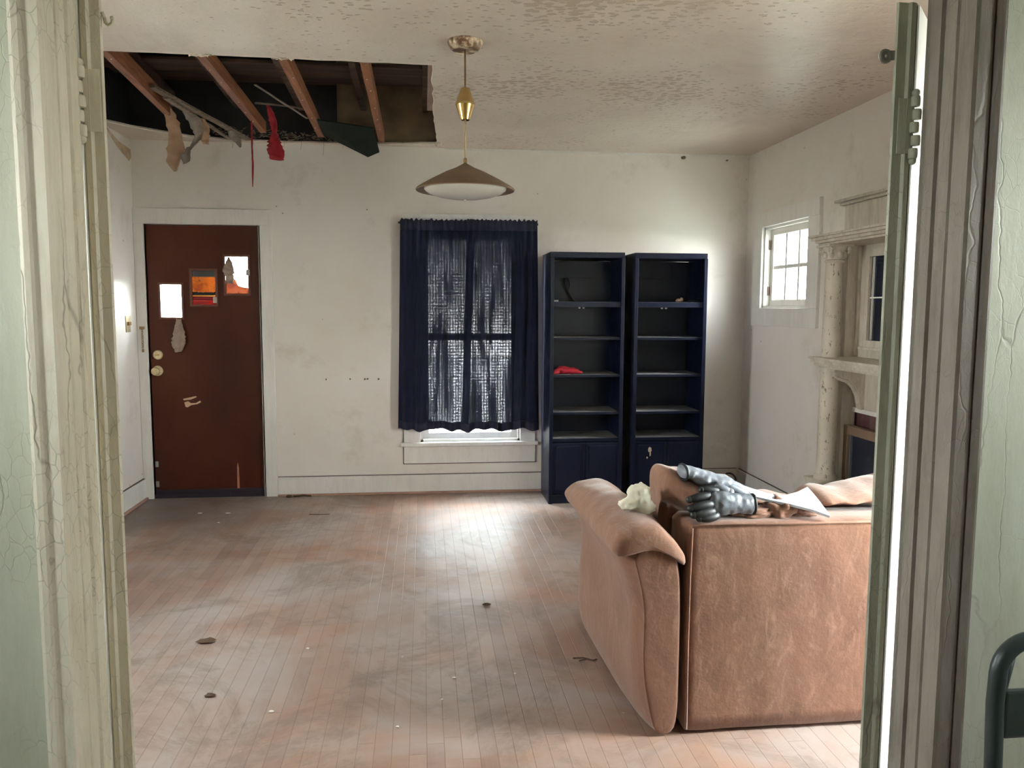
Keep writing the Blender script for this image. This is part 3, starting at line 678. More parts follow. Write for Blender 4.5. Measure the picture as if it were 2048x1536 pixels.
LL = leaf('door_2', 'open left leaf of the double door, cream painted edge', (-.6145, 1.556), .036, -1, math.radians(42), AGED, AGED)
RL = leaf('door_3', 'open right leaf of the double door, green grey edge', (.996, 1.556), .041, 1, math.radians(42), AGEDG, AGEDG)
# white faces of the leaves seen from the room
pts = []
def face_panel(r, hinge, sgn, ang):
    dirv = Vector((sgn*math.sin(ang), math.cos(ang), 0)); nv = Vector((sgn*math.cos(ang), -math.sin(ang), 0))
    a = Vector((hinge[0], hinge[1], 0)) + nv*.001
    poly = [a+dirv*.004, a+dirv*.004+nv*.004, a+dirv*.69+nv*.004, a+dirv*.69]
    o = obj('face_board', MB().prism([(p.x, p.y) for p in poly], 'Z', .012, 2.052), simple('white_leaf_face', (.84, .83, .80), .35, var=.04, sc=6), r)
    o['label'] = 'white painted face of the leaf'
face_panel(RL, (.996, 1.556), 1, math.radians(42)); face_panel(LL, (-.6145, 1.556), -1, math.radians(42))
# steel strap with eye on the right leaf, hook on the left leaf
mb = MB(); c = (.936, 1.563, 1.951)
mb.tube([(c[0]+.011*math.cos(a), c[1]-.002, c[2]+.011*math.sin(a)) for a in [i*math.pi/8 for i in range(17)]], .004, 8)
mb.lathe([(.0115, -.001), (.0115, .001)], (c[0], c[1]-.002, c[2]), 'Y', 20); mb.ball((c[0]+.001, c[1]-.005, c[2]), .004, 2)
mb.prism([(c[0]+.006, c[2]-.009), (c[0]+.024, c[2]-.006), (c[0]+.024, c[2]+.012), (c[0]+.006, c[2]+.011)], 'Y', c[1]-.004, c[1])
st = obj('strap', mb, simple('grey_steel_strap', (.30, .30, .27), .4, .6), RL, 'auto')
mb = MB(); c = Vector((-.574, 1.560, 1.956))
mb.tube([c+Vector((-.004, 0, .014)), c+Vector((0, 0, .004)), c+Vector((.001, 0, -.004)), c+Vector((.007, -.002, -.009)), c+Vector((.013, -.002, -.006)), c+Vector((.015, -.002, .003))], .0032, 8)
mb.ball(c+Vector((.014, -.002, .004)), .004, 2)
obj('hook', mb, AGED, LL, True)

# ================================================================== ATTIC / HOLE CONTENT
grp = 'red brown joists across the ceiling hole'
for i, (x0, y0, x1, y1, lab) in enumerate([(-1.488, 3.80, -1.60, 5.30, 'red brown ceiling joist with a snapped far end, leftmost in the hole'),
        (-1.060, 3.80, -1.105, 5.78, 'red brown ceiling joist second from left in the hole, beside the red ribbon'),
        (-.672, 3.80, -.722, 5.87, 'red brown ceiling joist between the red cloth and the hanging dark board'),
        (-.285, 3.80, -.300, 5.99, 'red brown ceiling joist nearest the pendant lamp')]):
    mb = MB(); hw = .021; z0, z1 = HC+.018, HC+(.115 if i == 0 else .095)
    N = 10; secs = []
    for k in range(N+1):
        t = k/N; x = x0+(x1-x0)*t; y = y0+(y1-y0)*t; wob = .003*mnoise.noise(Vector((y*2, i, 0)))
        zz0 = z0
        secs.append([Vector((x-hw+wob, y, zz0)), Vector((x+hw+wob, y, zz0)), Vector((x+hw+wob, y, z1)), Vector((x-hw+wob, y, z1))])
    mb.loft(secs)
    if i == 0:   # splintered end
        mb.box((x1-.02, y1, z0+.012), (x1-.008, y1+.09, z0+.03)); mb.box((x1+.002, y1, z0+.04), (x1+.014, y1+.06, z0+.06))
    j = obj('ceiling_joist', mb, JOIST, loc=(x0, y0, z0)); tag(j, lab, 'joist', grp)
    mb = MB(); random.seed(i+3)
    for k in range(6 if i else 2):
        t = .12+.14*k+random.uniform(-.04, .04)
        if t > .97: continue
        x = x0+(x1-x0)*t + random.uniform(-.010, .010); y = y0+(y1-y0)*t
        mb.ball((x, y, z0-.0015), (.0042, .0042, .003), 1)
    o = obj('nail', mb, simple('shiny_nail_and_plaster_dot', (.80, .66, .55), .5), j, True); o['kind'] = 'stuff'
# roof boards above
for k in range(11):
    y = 3.35+k*.25
    mb = MB(); z = 3.02+.035*math.sin(k*2.1)
    mb.box((XL-.1, y, z), (XR+.1, y+.225, z+.02))
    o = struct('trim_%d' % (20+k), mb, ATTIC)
# sloping rafters in the dark
for k in range(5):
    x = -1.8+k*.45
    struct('trim_%d' % (40+k), MB().prism([(3.5, 3.0), (6.1, 2.86), (6.1, 2.96), (3.5, 3.10)], 'X', x, x+.04), ATTIC)
# brown sheathing wall beyond the hole (attic knee wall) and a plate
struct('wall_knee', MB().box((-.62, 6.0, HC+.02), (.6, 6.03, 3.5)), OLIVE)
struct('wall_knee_side', MB().box((.30, 3.5, HC+.02), (.33, 6.0, 3.3)), OLIVE)
t_ = obj('timber_plate', MB().box((.028, 4.03, HC+.017), (.062, 5.00, HC+.060), .002), mat_wood('pinkish_plate_wood', (.42, .30, .25), (.30, .20, .16)), loc=(.045, 4.03, HC+.02))
tag(t_, 'pale vertical timber strip along the right edge of the ceiling hole', 'timber')
tag(obj('plaster_lump', MB().ball((.112, 5.86, HC-.008), (.022, .03, .022), 3, .3, 3, 4), PLASTER, loc=(.112, 5.86, HC), smooth=True), 'crumbling plaster lump at the hole corner near the lamp', 'plaster')
# lath laid diagonal, with shreds
def stick(name, a, b, r, mat, label, cat='lath', group=None, flat=.35):
    a, b = Vector(a), Vector(b); d = (b-a).normalized(); u = d.cross(Vector((0, 0, 1))).normalized(); v = u.cross(d)
    secs = []
    for k in range(9):
        p = a.lerp(b, k/8) + v*.004*mnoise.noise(Vector((k*.7, a.x*5, 0)))
        q = r*(1-.25*abs(mnoise.noise(Vector((k*1.3, a.x*7, 3)))))
        secs.append([p+u*q+v*q*flat, p-u*q+v*q*flat, p-u*q-v*q*flat, p+u*q-v*q*flat])
    mb = MB().loft(secs); o = obj(name, mb, mat, loc=a); return tag(o, label, cat, group)
stick('lath_strip', (-1.53, 4.80, HC+.055), (-1.245, 5.975, HC+.010), .022, LATH, 'long broken lath running diagonally between the two left joists')
stick('lath_strip', (-1.50, 4.95, HC+.030), (-1.36, 5.93, HC+.0), .016, LATH, 'shorter splintered lath below the long diagonal lath')
stick('lath_strip', (-.97, 4.86, HC+.10), (-.75, 5.40, HC+.04), .008, GREYP, 'thin grey lath between the red cloth and the middle joist')
# shredded debris at the far edge: countless
mb = MB(); random.seed(11)
for k in range(170):
    x = random.uniform(-1.55, -.45); t = (x+1.05)/.6
    y = 5.99 - .10*max(0, (-1.2-x))*1.5 - random.uniform(0, .10); z = HC+random.uniform(.012, .07)
    a = random.uniform(0, 3.14); l = random.uniform(.015, .06); d = Vector((math.cos(a)*l, math.sin(a)*l*.5, random.uniform(-.02, .02)))
    p = Vector((x, y, z)); mb.tube([p, p+d], [.004, .0015], 4)
for (x, dz) in ((-1.36, .05), (-1.72, .06), (-1.0, .04), (-.88, .05), (-.72, .09), (-.58, .03)):
    y = 5.98 if x > -1.4 else 5.84
    mb.tube([(x, y, HC+.02), (x+.004, y, HC-.01), (x-.002, y, HC-dz)], .0012, 4)
tag(obj('lath_debris', mb, LATH, loc=(-1, 5.95, HC+.02)), 'shredded lath and paper along the far edge of the ceiling hole', 'debris', kind='stuff')
# beige sheathing piece glimpsed at top right of the hole
tag(obj('sagging_panel', MB().prism([(-.22, 4.15), (.02, 4.2), (.02, 4.75), (-.10, 4.62), (-.24, 4.40)], 'Z', 2.92, 2.93), simple('olive_board', (.17, .14, .095), .9), loc=(-.1, 4.4, 2.92)), 'olive grey board in the attic beyond the right joist', 'board')
# dark hanging board between joists 3 and 4
v = [(-.690, 5.42, HC+.045), (-.34, 5.60, HC+.04), (-.315, 5.93, HC-.055), (-.400, 5.97, HC-.085), (-.690, 5.72, HC+.015)]
mb = MB(); top = [mb.b.verts.new(p) for p in v]; bot = [mb.b.verts.new((p[0], p[1], p[2]-.010)) for p in v]
mb.b.faces.new(top); mb.b.faces.new(bot[::-1])
for i in range(5): mb.b.faces.new((top[i], bot[i], bot[(i+1) % 5], top[(i+1) % 5]))
tag(obj('hanging_board', mb, simple('charcoal_board', (.010, .013, .011), .8, var=.3, spec=.15), loc=v[0]), 'dark grey board hanging loose between the two right joists', 'board')
# hanging torn paper strips
ribbon('torn_paper_strip', [(-1.60, 5.28, HC+.07), (-1.61, 5.42, HC+.03), (-1.625, 5.55, HC-.06), (-1.635, 5.58, HC-.15), (-1.655, 5.58, HC-.23), (-1.645, 5.58, HC-.29)], [.05, .075, .085, .11, .085, .02], (1, .1, 0), KRAFT,
       'tan torn paper strip hanging lowest from the left joist', 'torn paper', seed=1, curl=.15, amp=.006)
ribbon('torn_paper_strip', [(-1.47, 5.25, HC+.045), (-1.46, 5.42, HC-.0), (-1.46, 5.50, HC-.05), (-1.50, 5.54, HC-.11), (-1.555, 5.55, HC-.17), (-1.560, 5.55, HC-.235)], [.06, .08, .075, .09, .09, .05], (1, -.2, .55), GREYP,
       'grey curled paper strip hanging just right of the tan strip', 'torn paper', seed=2, curl=.3, amp=.006)
ribbon('torn_paper_strip', [(-1.42, 5.40, HC+.02), (-1.425, 5.50, HC-.02), (-1.435, 5.53, HC-.07), (-1.430, 5.54, HC-.115)], [.05, .07, .06, .035], (1, 0, 0), KRAFT,
       'short torn paper flap under the long diagonal lath', 'torn paper', seed=3, curl=.2)
ribbon('torn_paper_strip', [(-1.30, 5.70, HC+.01), (-1.29, 5.76, HC-.02), (-1.275, 5.78, HC-.05), (-1.262, 5.78, HC-.085)], [.05, .075, .045, .012], (1, 0, 0), GREYP,
       'small grey paper scrap at the far end of the diagonal lath', 'torn paper', seed=4, curl=.2)
ribbon('torn_paper_strip', [(-1.10, 4.0, HC-.001), (-1.03, 3.99, HC-.004), (-.99, 3.985, HC-.001)], [.012, .028, .010], (0, 1, -.2), PLASTER, 'pale torn plaster paper where the second joist meets the ceiling', 'torn paper', seed=6)
ribbon('torn_paper_strip', [(-.72, 4.0, HC-.001), (-.67, 3.995, HC-.004), (-.61, 3.995, HC-.001)], [.010, .022, .008], (0, 1, -.2), PLASTER, 'pale torn plaster paper where the third joist meets the ceiling', 'torn paper', seed=7)
# red ribbon and red cloth
ribbon('red_ribbon', [(-1.105, 5.40, HC+.07), (-1.112, 5.43, HC-.02), (-1.114, 5.44, HC-.14), (-1.112, 5.44, HC-.26), (-1.118, 5.44, HC-.40)], [.006, .010, .011, .012, .005], (1, 0, 0), RED,
      'long thin dark red ribbon hanging from the second joist', 'ribbon', seed=8, amp=.003)
ribbon('red_cloth', [(-.985, 5.36, HC+.10), (-.985, 5.50, HC+.035), (-.99, 5.56, HC-.02), (-.995, 5.57, HC-.09), (-.985, 5.57, HC-.16), (-.98, 5.57, HC-.20)], [.03, .05, .028, .085, .11, .085], (1, .2, 0), RED,
      'crumpled red cloth hanging out of the ceiling hole', 'cloth', seed=9, curl=.35, amp=.01, thick=.003)
# small stud that holds the cloth
stick('lath_strip', (-1.06, 5.30, HC+.105), (-.70, 5.42, HC+.105), .012, LATH, 'short lath above the red cloth, bridging two joists')
# torn corner on left wall
mb = MB().prism([(5.60, HC-.004), (5.80, HC-.055), (6.03, HC-.070), (6.035, HC-.125), (6.0, HC-.155), (5.90, HC-.130), (5.78, HC-.095), (5.67, HC-.045)], 'X', XL+.0005, XL+.004)
tag(obj('torn_wallpaper_patch', mb, simple('exposed_tan_backing', (.50, .37, .24), .8, var=.3, sc=14), loc=(XL+.002, 5.85, HC-.1)), 'tan exposed patch at the top of the left wall corner', 'wall patch')

# ================================================================== PENDANT LAMP
LX, LY = .191, 3.65
t = root('pendant_lamp', 'brown saucer pendant lamp with brass counterweight hanging from the ceiling', 'pendant lamp', (LX, LY, HC))
m = Mat('rusted_canopy'); c_ = m.ramp(m.noise(22, 5, .6), [(.36, (.74, .66, .52)), (.46, (.50, .36, .24)), (.54, (.14, .07, .035))]); CAN = m.set(c_, .4, .3)
obj('canopy', MB().lathe([(.079, .0), (.080, -.006), (.074, -.022), (.062, -.036), (.055, -.040), (.054, -.038), (.004, -.036)], (LX, LY, HC), 'Z', 48), CAN, t, 'auto')
obj('rod', MB().tube([(LX, LY, HC-.035), (LX, LY, 2.02)], .0042, 8), DBRASS, t, True)
cwt = obj('counterweight', MB().lathe([(.005, 2.421), (.020, 2.419), (.042, 2.356), (.0445, 2.353), (.0445, 2.348), (.042, 2.346), (.003, 2.345)], (LX, LY, 0), 'Z', 40), simple('satin_gold', (.45, .30, .12), .42, .8), t, 'auto')
obj('lower_cone', MB().lathe([(.003, 2.347), (.042, 2.346), (.0215, 2.281), (.018, 2.279), (.003, 2.282)], (LX, LY, 0), 'Z', 40), BRASS, cwt, 'auto')
obj('swivel', MB().lathe([(.003, 2.115), (.008, 2.11), (.009, 2.098), (.006, 2.088), (.012, 2.082)], (LX, LY, 0), 'Z', 16), DBRASS, t, True)
R0 = .2255
obj('shade', MB().lathe([(.006, 2.092), (.012, 2.086), (.045, 2.068), (.09, 2.049), (.15, 2.018), (.205, 1.987), (.221, 1.976), (R0, 1.970), (.223, 1.966), (.206, 1.969), (.19, 1.978), (.17, 1.984), (.12, 2.00), (.006, 2.02)], (LX, LY, 0), 'Z', 72), BRONZE, t, 'auto')
obj('glass_bowl', MB().lathe([(.186, 1.984), (.188, 1.976), (.184, 1.968), (.165, 1.955), (.13, 1.943), (.09, 1.935), (.045, 1.930), (.004, 1.928)], (LX, LY, 0), 'Z', 64), OPAL, t, True)
obj('finial', MB().ball((LX, LY, 1.924), (.007, .007, .005), 2), OPAL, t, True)

# ================================================================== CURTAINS
t = obj('curtain_rod', MB().tube([(-.185, 5.955, 2.060), (.86, 5.955, 2.062)], .008, 8).box((-.16, 5.955, 2.045), (-.13, 6.016, 2.075)).box((.81, 5.955, 2.045), (.84, 6.016, 2.075)), BLACK, loc=(.34, 5.955, 2.06), smooth=False)
tag(t, 'dark curtain rod over the window behind the navy ruffle', 'curtain rod')
def curtain(x0t, x1t, x0b, x1b, seed, yoff, label):
    r = root('curtain', label, 'curtain', ((x0t+x1t)/2, 5.93, 2.06), 'navy curtains over the back window')
    def P(u, v):      # v 0 top .. 1 bottom
        k = (x1t-x0t)
        uu = u + .018*math.sin(u*9+seed)*v
        x = x0t+(x1t-x0t)*uu*(1-v) + (x0b-x0t+(x1b-x0b)*uu)*v if False else (x0t*(1-v)+x0b*v) + ((x1t-x0t)*(1-v)+(x1b-x0b)*v)*uu
        z = 2.083 - v*(2.083-.508) + (.010*math.sin(u*13+seed)+.006*math.sin(u*31+seed*2))*sm(.85, 1, v)
        top = 1-sm(0, .05, v)
        f = .014*math.sin(u*38+seed*1.7+.9*math.sin(v*2.6+seed)) * (.4+.8*sm(.02, .5, v))
        f += .010*math.sin(u*71+seed+1.3*math.sin(v*5+u*4)) * (.8-.5*v)
        f += .012*mnoise.noise(Vector((u*9+seed, v*3.0, seed)))*(.3+v)
        f += .006*mnoise.noise(Vector((u*26+seed, v*10.0, seed)))*(.2+v)
        f += top*.005*math.sin(u*150+seed)
        z += top*(.009*mnoise.noise(Vector((u*40, seed, 2)))+.005*math.sin(u*95))
        return Vector((x, 5.935+yoff+f*.8, z))
    nu, nv = 260, 100; kh = 96
    rows = [[P(i/nu, j/nv) for j in range(nv+1)] for i in range(nu+1)]
    mb = MB(); mb.quads([row[5:kh+1] for row in rows]); obj('curtain_cloth', mb, CURT, r, True)
    mb = MB(); mb.quads([row[:6] for row in rows]); h = obj('heading', mb, HEM, r, True); solid(h, .003)
    mb = MB(); mb.quads([row[kh:] for row in rows]); h = obj('hem', mb, HEM, r, True); solid(h, .002)
curtain(-.170, .385, -.205, .335, .6, .0, 'left navy curtain panel drawn over the back window')
curtain(.320, .845, .285, .865, 4.1, -.045, 'right navy curtain panel beside the black bookcase')

# ================================================================== BOOKCASES
BW, BD, BH = .545, .365, 1.832
def bookcase():
    r = root('bookcase', 'black bookcase with a red glove on its middle shelf, beside the navy curtain', 'bookcase', (.90, 5.60, 0), 'tall black bookcases')
    O = Vector((.90, 5.60, 0))
    def B(lo, hi, bev=.0015, mb=None): return (mb or MB()).box(O+Vector(lo), O+Vector(hi), bev)
    s = .022
    obj('side_panel', B((0, 0, 0), (s, BD, BH-.0)), SHELF, r); obj('side_panel', B((BW-s, 0, 0), (BW, BD, BH)), SHELF, r)
    obj('top_panel', B((.0, -.002, BH-.038), (BW, BD, BH+.003), .004), SHELF, r)
    obj('back_panel', B((s, BD-.008, .05), (BW-s, BD-.002, BH-.04), 0), SHELF, r)
    obj('back_rail', B((s, BD-.030, 1.665), (BW-.17, BD-.008, 1.79)), SHELF, r)
    # rounded front stiles
    for x in (0, BW-s-.006): obj('front_stile', B((x, -.012, 0), (x+s+.006, .002, BH-.036), .004), SHELF, r)
    tops = [(1.442, 1.480, .0), (1.205, 1.223, .03), (.933, .951, .03), (.658, .676, .03)]
    for k, (z0, z1, inset) in enumerate(tops):
        sh = obj('shelf', B((s, .004 if k == 0 else .016, z0), (BW-s, BD-.010, z1), .0015), SHELF, r)
        obj('dusty_top', B((s+.002, .010 if k == 0 else .02, z1-.0005), (BW-s-.002, BD-.012, z1+.0008), 0), DUSTY, sh)
        if k == 0:
            m_ = MB()
            for xx in (.225, .255): m_.lathe([(.009, 0), (.009, -.010), (.002, -.012)], O+Vector((xx, .05, z0-.0)), 'Z', 12)
            obj('shelf_clip', m_, STEEL, sh)
    sh = obj('shelf', B((s, .004, .458), (BW-s, BD-.010, .484)), SHELF, r); obj('dusty_top', B((s+.002, .008, .4835), (BW-s-.002, BD-.012, .4848), 0), DUSTY, sh)
    for k in range(2):
        x0 = s+.006+k*(BW/2-s-.004); x1 = x0+BW/2-s-.006
        d = obj('cabinet_door', B((x0, -.004, .075), (x1, .014, .452), .003), SHELF, r)
        obj('raised_panel', B((x0+.022, -.010, .098), (x1-.040 if k == 0 else x1-.022, -.003, .430), .005), SHELF, d)
        e = x1-.022 if k == 0 else x0+.006
        obj('edge_bead', B((e, -.009, .080), (e+.014, -.003, .447), .003), SHELF, d)
    obj('kick_board', B((s, .006, 0), (BW-s, .022, .068)), SHELF, r)
    return r
bc = bookcase()
b2 = copy_tree(bc); b2.location = (1.517, 5.60, 0)
tag(b2, 'black bookcase next to the room corner, behind the sofa, with bare chipped shelves', 'bookcase', 'tall black bookcases')
for ch in b2.children:
    if ch.name.startswith('cabinet_door') and ch.matrix_local.translation.x < .2: D0 = ch; break
# chipped patch on the second bookcase door
o = obj('chipped_patch', MB().ball((1.655, 5.5885, .395), (.013, .002, .018), 2, .4, 2, 3).ball((1.658, 5.5885, .365), (.005, .002, .022), 2, .3, 3, 5).ball((1.635, 5.5885, .335), (.006, .002, .008), 2, .3, 3, 8), simple('bare_chipboard', (.42, .35, .27), .8), None)
o.parent = b2; o.location = -Vector(b2.location); o['label'] = 'chipped bare spot on the door'
# red glove on the middle shelf of the first bookcase
mb = MB(); bz = .953
mb.ball((1.02, 5.70, bz+.026), (.060, .050, .030), 3, .35, 2, 2); mb.ball((1.075, 5.69, bz+.022), (.070, .04, .022), 3, .3, 2, 6)
for a, b_, c_ in (((.975, 5.67, bz+.025), (.945, 5.655, bz+.016), (.928, 5.65, bz+.010)), ((.98, 5.66, bz+.014), (.955, 5.645, bz+.009), (.936, 5.64, bz+.008)), ((1.0, 5.66, bz+.04), (.97, 5.65, bz+.035), (.945, 5.65, bz+.024))):
    mb.tube([a, b_, c_], [.012, .010, .008], 8)
mb.tube([(1.10, 5.68, bz+.016), (1.14, 5.675, bz+.012), (1.16, 5.67, bz+.009)], [.016, .012, .008], 8)
o = obj('red_glove', mb, REDG, loc=(1.03, 5.69, bz)); remesh(o, .005, 3); tag(o, 'crumpled red glove lying on the bookcase shelf', 'glove')
# cable hanging in the first bookcase
mb = MB(); yb = 5.928
mb.tube([(1.065, yb, 1.66), (1.062, yb-.008, 1.62), (1.08, yb-.01, 1.575), (1.105, yb-.008, 1.54), (1.13, yb, 1.49)], .004, 6)
mb.tube([(1.085, yb, 1.665), (1.098, yb-.01, 1.635), (1.104, yb-.012, 1.60), (1.09, yb-.01, 1.575), (1.10, yb-.008, 1.55), (1.128, yb-.01, 1.50), (1.14, yb-.02, 1.486)], .004, 6)
mb.tube([(1.055, yb, 1.655), (1.060, yb-.008, 1.60), (1.085, yb-.008, 1.56), (1.11, yb-.01, 1.51)], .003, 6)
tag(obj('cable', mb, BLACK, loc=(1.09, yb, 1.6), smooth=True), 'black cable hanging inside the top bay of the curtain-side bookcase', 'cable')
# bits on the top shelves
tag(obj('black_remote', MB().box((.925, 5.62, 1.4815), (.965, 5.68, 1.4925), .003), simple('pale_plastic', (.35, .35, .36), .5), loc=(.945, 5.65, 1.482)), 'small grey plastic piece at the top shelf edge by the curtain', 'plastic piece')
o = obj('wood_scrap', MB().ball((1.895, 5.72, 1.4955), (.030, .02, .0135), 3, .25, 2, 3).ball((1.91, 5.715, 1.505), (.014, .012, .012), 2, .2, 2, 1), simple('brown_scrap', (.22, .14, .10), .8), loc=(1.9, 5.72, 1.482), smooth=True)
tag(o, 'brown scrap lying on the top shelf of the corner bookcase', 'scrap')
tag(obj('cable', MB().tube([(1.95, 5.70, 1.486), (1.975, 5.70, 1.496), (2.005, 5.69, 1.492), (2.03, 5.68, 1.485)], .0045, 6), BLACK, loc=(1.98, 5.7, 1.486), smooth=True), 'short black cable end on the top shelf of the corner bookcase', 'cable')

# ================================================================== FIREPLACE
fp = root('fireplace_mantel', 'old cream two-tier fireplace mantel with columns and a dark mirror', 'fireplace mantel', (2.45, 3.70, 0))
FC = 3.68
def both(y): return (y, 2*FC-y)
obj('surround', MB().slab([2*FC-4.42, 2*FC-4.28, 4.28, 4.42], [0, .87, 1.82], {(1, 0)}, 'X', 2.46, 2.535), MANT, fp)
for y in both(4.24):
    obj('plinth', MB().box((2.222, y-.082, 0), (2.386, y+.082, .435), .004).box((2.212, y-.092, .435), (2.396, y+.092, .462), .006).box((2.216, y-.088, 0), (2.39, y+.088, .10), .004), MANT, fp)
    obj('column', MB().lathe([(.064, .462), (.066, .475), (.060, .487), (.055, .492), (.052, .51), (.053, .80), (.051, 1.2), (.047, 1.68), (.047, 1.695), (.054, 1.70), (.054, 1.708), (.047, 1.714)], (2.30, y, 0), 'Z', 36), COLP, fp, 'auto')
    mb = MB().lathe([(.046, 1.712), (.050, 1.735), (.060, 1.765), (.066, 1.775), (.066, 1.785), (.050, 1.787)], (2.30, y, 0), 'Z', 32)
    for sx_ in (-1, 1):
        for sy in (-1, 1):
            c = Vector((2.30+sx_*.052, y+sy*.052, 1.762))
            mb.tube([c+Vector((0, sy*.016*math.cos(a)*(1-a/14), .018*math.sin(a)*(1-a/14))) for a in [k*.6 for k in range(14)]], .008, 6)
    for k in range(8):
        a = k*math.pi/4; mb.ball((2.30+.055*math.cos(a), y+.055*math.sin(a), 1.738), (.014, .014, .020), 2)
    mb.box((2.226, y-.074, 1.782), (2.374, y+.074, 1.796), .003)
    obj('capital', mb, MANT, fp, 'auto')
for y0, y1 in ((4.25, 4.43), (2*FC-4.43, 2*FC-4.25)):
    obj('pilaster', MB().box((2.385, y0, 0), (2.47, y1, 1.80), .004), MANT, fp)
def stepped(y0, y1, xs, zs):   # moulded shelf, several stacked boards
    mb = MB()
    for (xf, ex), (z0, z1) in zip(xs, zs): mb.box((xf, y0-ex, z0), (2.50, y1+ex, z1), .003)
    return mb
obj('crown_shelf', stepped(2*FC-4.32, 4.32, ((2.240, -.01), (2.222, .0), (2.205, .018), (2.190, .03)), ((1.794, 1.806), (1.806, 1.822), (1.822, 1.838), (1.838, 1.850))), MANT, fp)
obj('mantel_shelf', stepped(2*FC-4.28, 4.28, ((2.245, -.015), (2.222, .0), (2.205, .012), (2.196, .02)), ((1.105, 1.118), (1.118, 1.134), (1.134, 1.152), (1.152, 1.166))), MANT, fp)
obj('frieze', MB().box((2.46, 2*FC-4.44, 1.848), (2.538, 4.44, 2.04), .003), MANT, fp)
obj('frieze_cap', MB().box((2.41, 2*FC-4.48, 2.056), (2.538, 4.48, 2.072), .004).box((2.435, 2*FC-4.46, 2.040), (2.538, 4.46, 2.056), .004), MANT, fp)
obj('bead', MB().box((2.440, 4.232, 1.17), (2.462, 4.252, 1.79), .004), MANT, fp); obj('bead', MB().box((2.440, 2*FC-4.252, 1.17), (2.462, 2*FC-4.232, 1.79), .004), MANT, fp)
mf = obj('mirror_frame', MB().slab([2*FC-4.155, 2*FC-4.115, 4.115, 4.155], [1.225, 1.265, 1.725, 1.765], {(1, 1)}, 'X', 2.435, 2.462).box((2.425, 2*FC-4.18, 1.212), (2.462, 4.18, 1.228), .003), MANT, fp)
obj('mirror_glass', MB().box((2.452, 2*FC-4.115, 1.265), (2.456, 4.115, 1.725)), DGLASS, mf)
obj('mirror_bar', MB().box((2.444, 2*FC-4.112, 1.496), (2.452, 4.112, 1.504)).box((2.442, 4.086, 1.268), (2.452, 4.092, 1.722)), TRIMW, mf)
for y in both(4.165):
    prof = [(2.46, 1.105), (2.46, .885), (2.447, .872), (2.438, .885), (2.428, .94), (2.405, 1.00), (2.365, 1.04), (2.315, 1.06), (2.285, 1.075), (2.275, 1.090), (2.285, 1.105)]
    mb = MB().prism([(p[0], p[1]) for p in prof], 'Y', y-.022, y+.022)
    mb.tube([(2.436, y, .90), (2.424, y, .95), (2.400, y, 1.00), (2.36, y, 1.035), (2.31, y, 1.052), (2.285, y, 1.072)], .012, 8)
    obj('bracket', mb, MANT, fp, 'auto')
m = Mat('maroon_tile_band'); x, y, z = m.sep()
fy = m.math('FRACT', m.math('DIVIDE', y, .052)); g = m.ramp(m.math('MINIMUM', fy, m.math('SUBTRACT', 1.0, fy)), [(0, 1.0), (.06, 0.0)])
w_ = m.n('ShaderNodeTexWhiteNoise', noise_dimensions='1D'); m.l(m.math('FLOOR', m.math('DIVIDE', y, .052)), w_.inputs['W'])
m.set(m.mix(g, m.ramp(w_.outputs['Value'], [(0, (.07, .028, .030)), (.6, (.115, .050, .048)), (1, (.17, .10, .095))]), (.03, .02, .02)), .3)
obj('tile_band', MB().box((2.475, 2*FC-4.285, .0), (2.50, 4.285, .87)), m.m, fp)
obj('opening_trim', MB().slab([2*FC-4.295, 2*FC-4.268, 4.268, 4.295], [0, .85, .875], {(1, 0)}, 'X', 2.452, 2.475), TRIMW, fp)
# cover leaning in front of the firebox
cv = root('fireplace_cover', 'dark navy board in a brown wooden frame covering the fireplace opening', 'fireplace cover', (2.42, FC, 0))
obj('frame', MB().slab([2*FC-4.248, 2*FC-4.208, 4.208, 4.248], [0, .05, .725, .775], {(1, 1)}, 'X', 2.405, 2.445), COVERW, cv)
obj('panel', MB().box((2.425, 2*FC-4.208, .05), (2.432, 4.208, .725)), COVERP, cv)
obj('inner_strip', MB().box((2.412, 4.182, .05), (2.425, 4.190, .722)), simple('grey_strip', (.12, .13, .15), .5), cv)
tag(obj('hearth_board', MB().box((2.275, 2*FC-4.15, 0), (2.292, 4.15, .465), .003), simple('grey_brown_hearth_board', (.30, .25, .19), .7), loc=(2.28, FC, 0)), 'low grey brown board standing between the mantel plinths', 'board')

# ================================================================== SOFA
sf = root('sofa', 'tan microfibre sofa seen from behind with a puffy padded arm', 'sofa', (1.38, 2.95, 0))
def wr(p, a=.006, f=9, s=0): return a*mnoise.noise(Vector(p)*f + Vector((s, s, s))) + .5*a*mnoise.noise(Vector(p)*f*2.4 + Vector((s, 3, s)))
SX0, SX1 = .868, 1.90
# back body: rounded slab
def back_body():
    mb = MB(); nx, ny = 60, 44
    prof = []     # (y, z) loop around the section
    def add(y, z): prof.append((y, z))
    for k in range(15): add(2.452, .015+k*(.700-.015)/14)
    add(2.456, .717); add(2.466, .727); add(2.50, .731); add(2.56, .731); add(2.63, .728); add(2.65, .715)
    for k in range(1, 12): add(2.655, .715-k*.058)
    add(2.655, .015)
    secs = []
    for i in range(nx+1):
        x = SX0+(SX1-SX0)*i/nx; e = min(i, nx-i)/nx*(SX1-SX0); r = .010*(1-sm(0, .02, e))
        row = []
        for (y, z) in prof:
            yy = y + (r if y < 2.55 else -r); zz = z - (r if z > .7 else 0)
            if y < 2.46:
                yy += .004*mnoise.noise(Vector((x*3.2, z*3.2, 2)))+.0022*mnoise.noise(Vector((x*15, z*9, 5))) + .004*math.sin(z*5)
                if z < .03: zz -= .0
            row.append(Vector((x, yy, zz + .002*mnoise.noise(Vector((x*8, y*9, 1))))))
        secs.append(row)
    mb.loft(secs); return mb
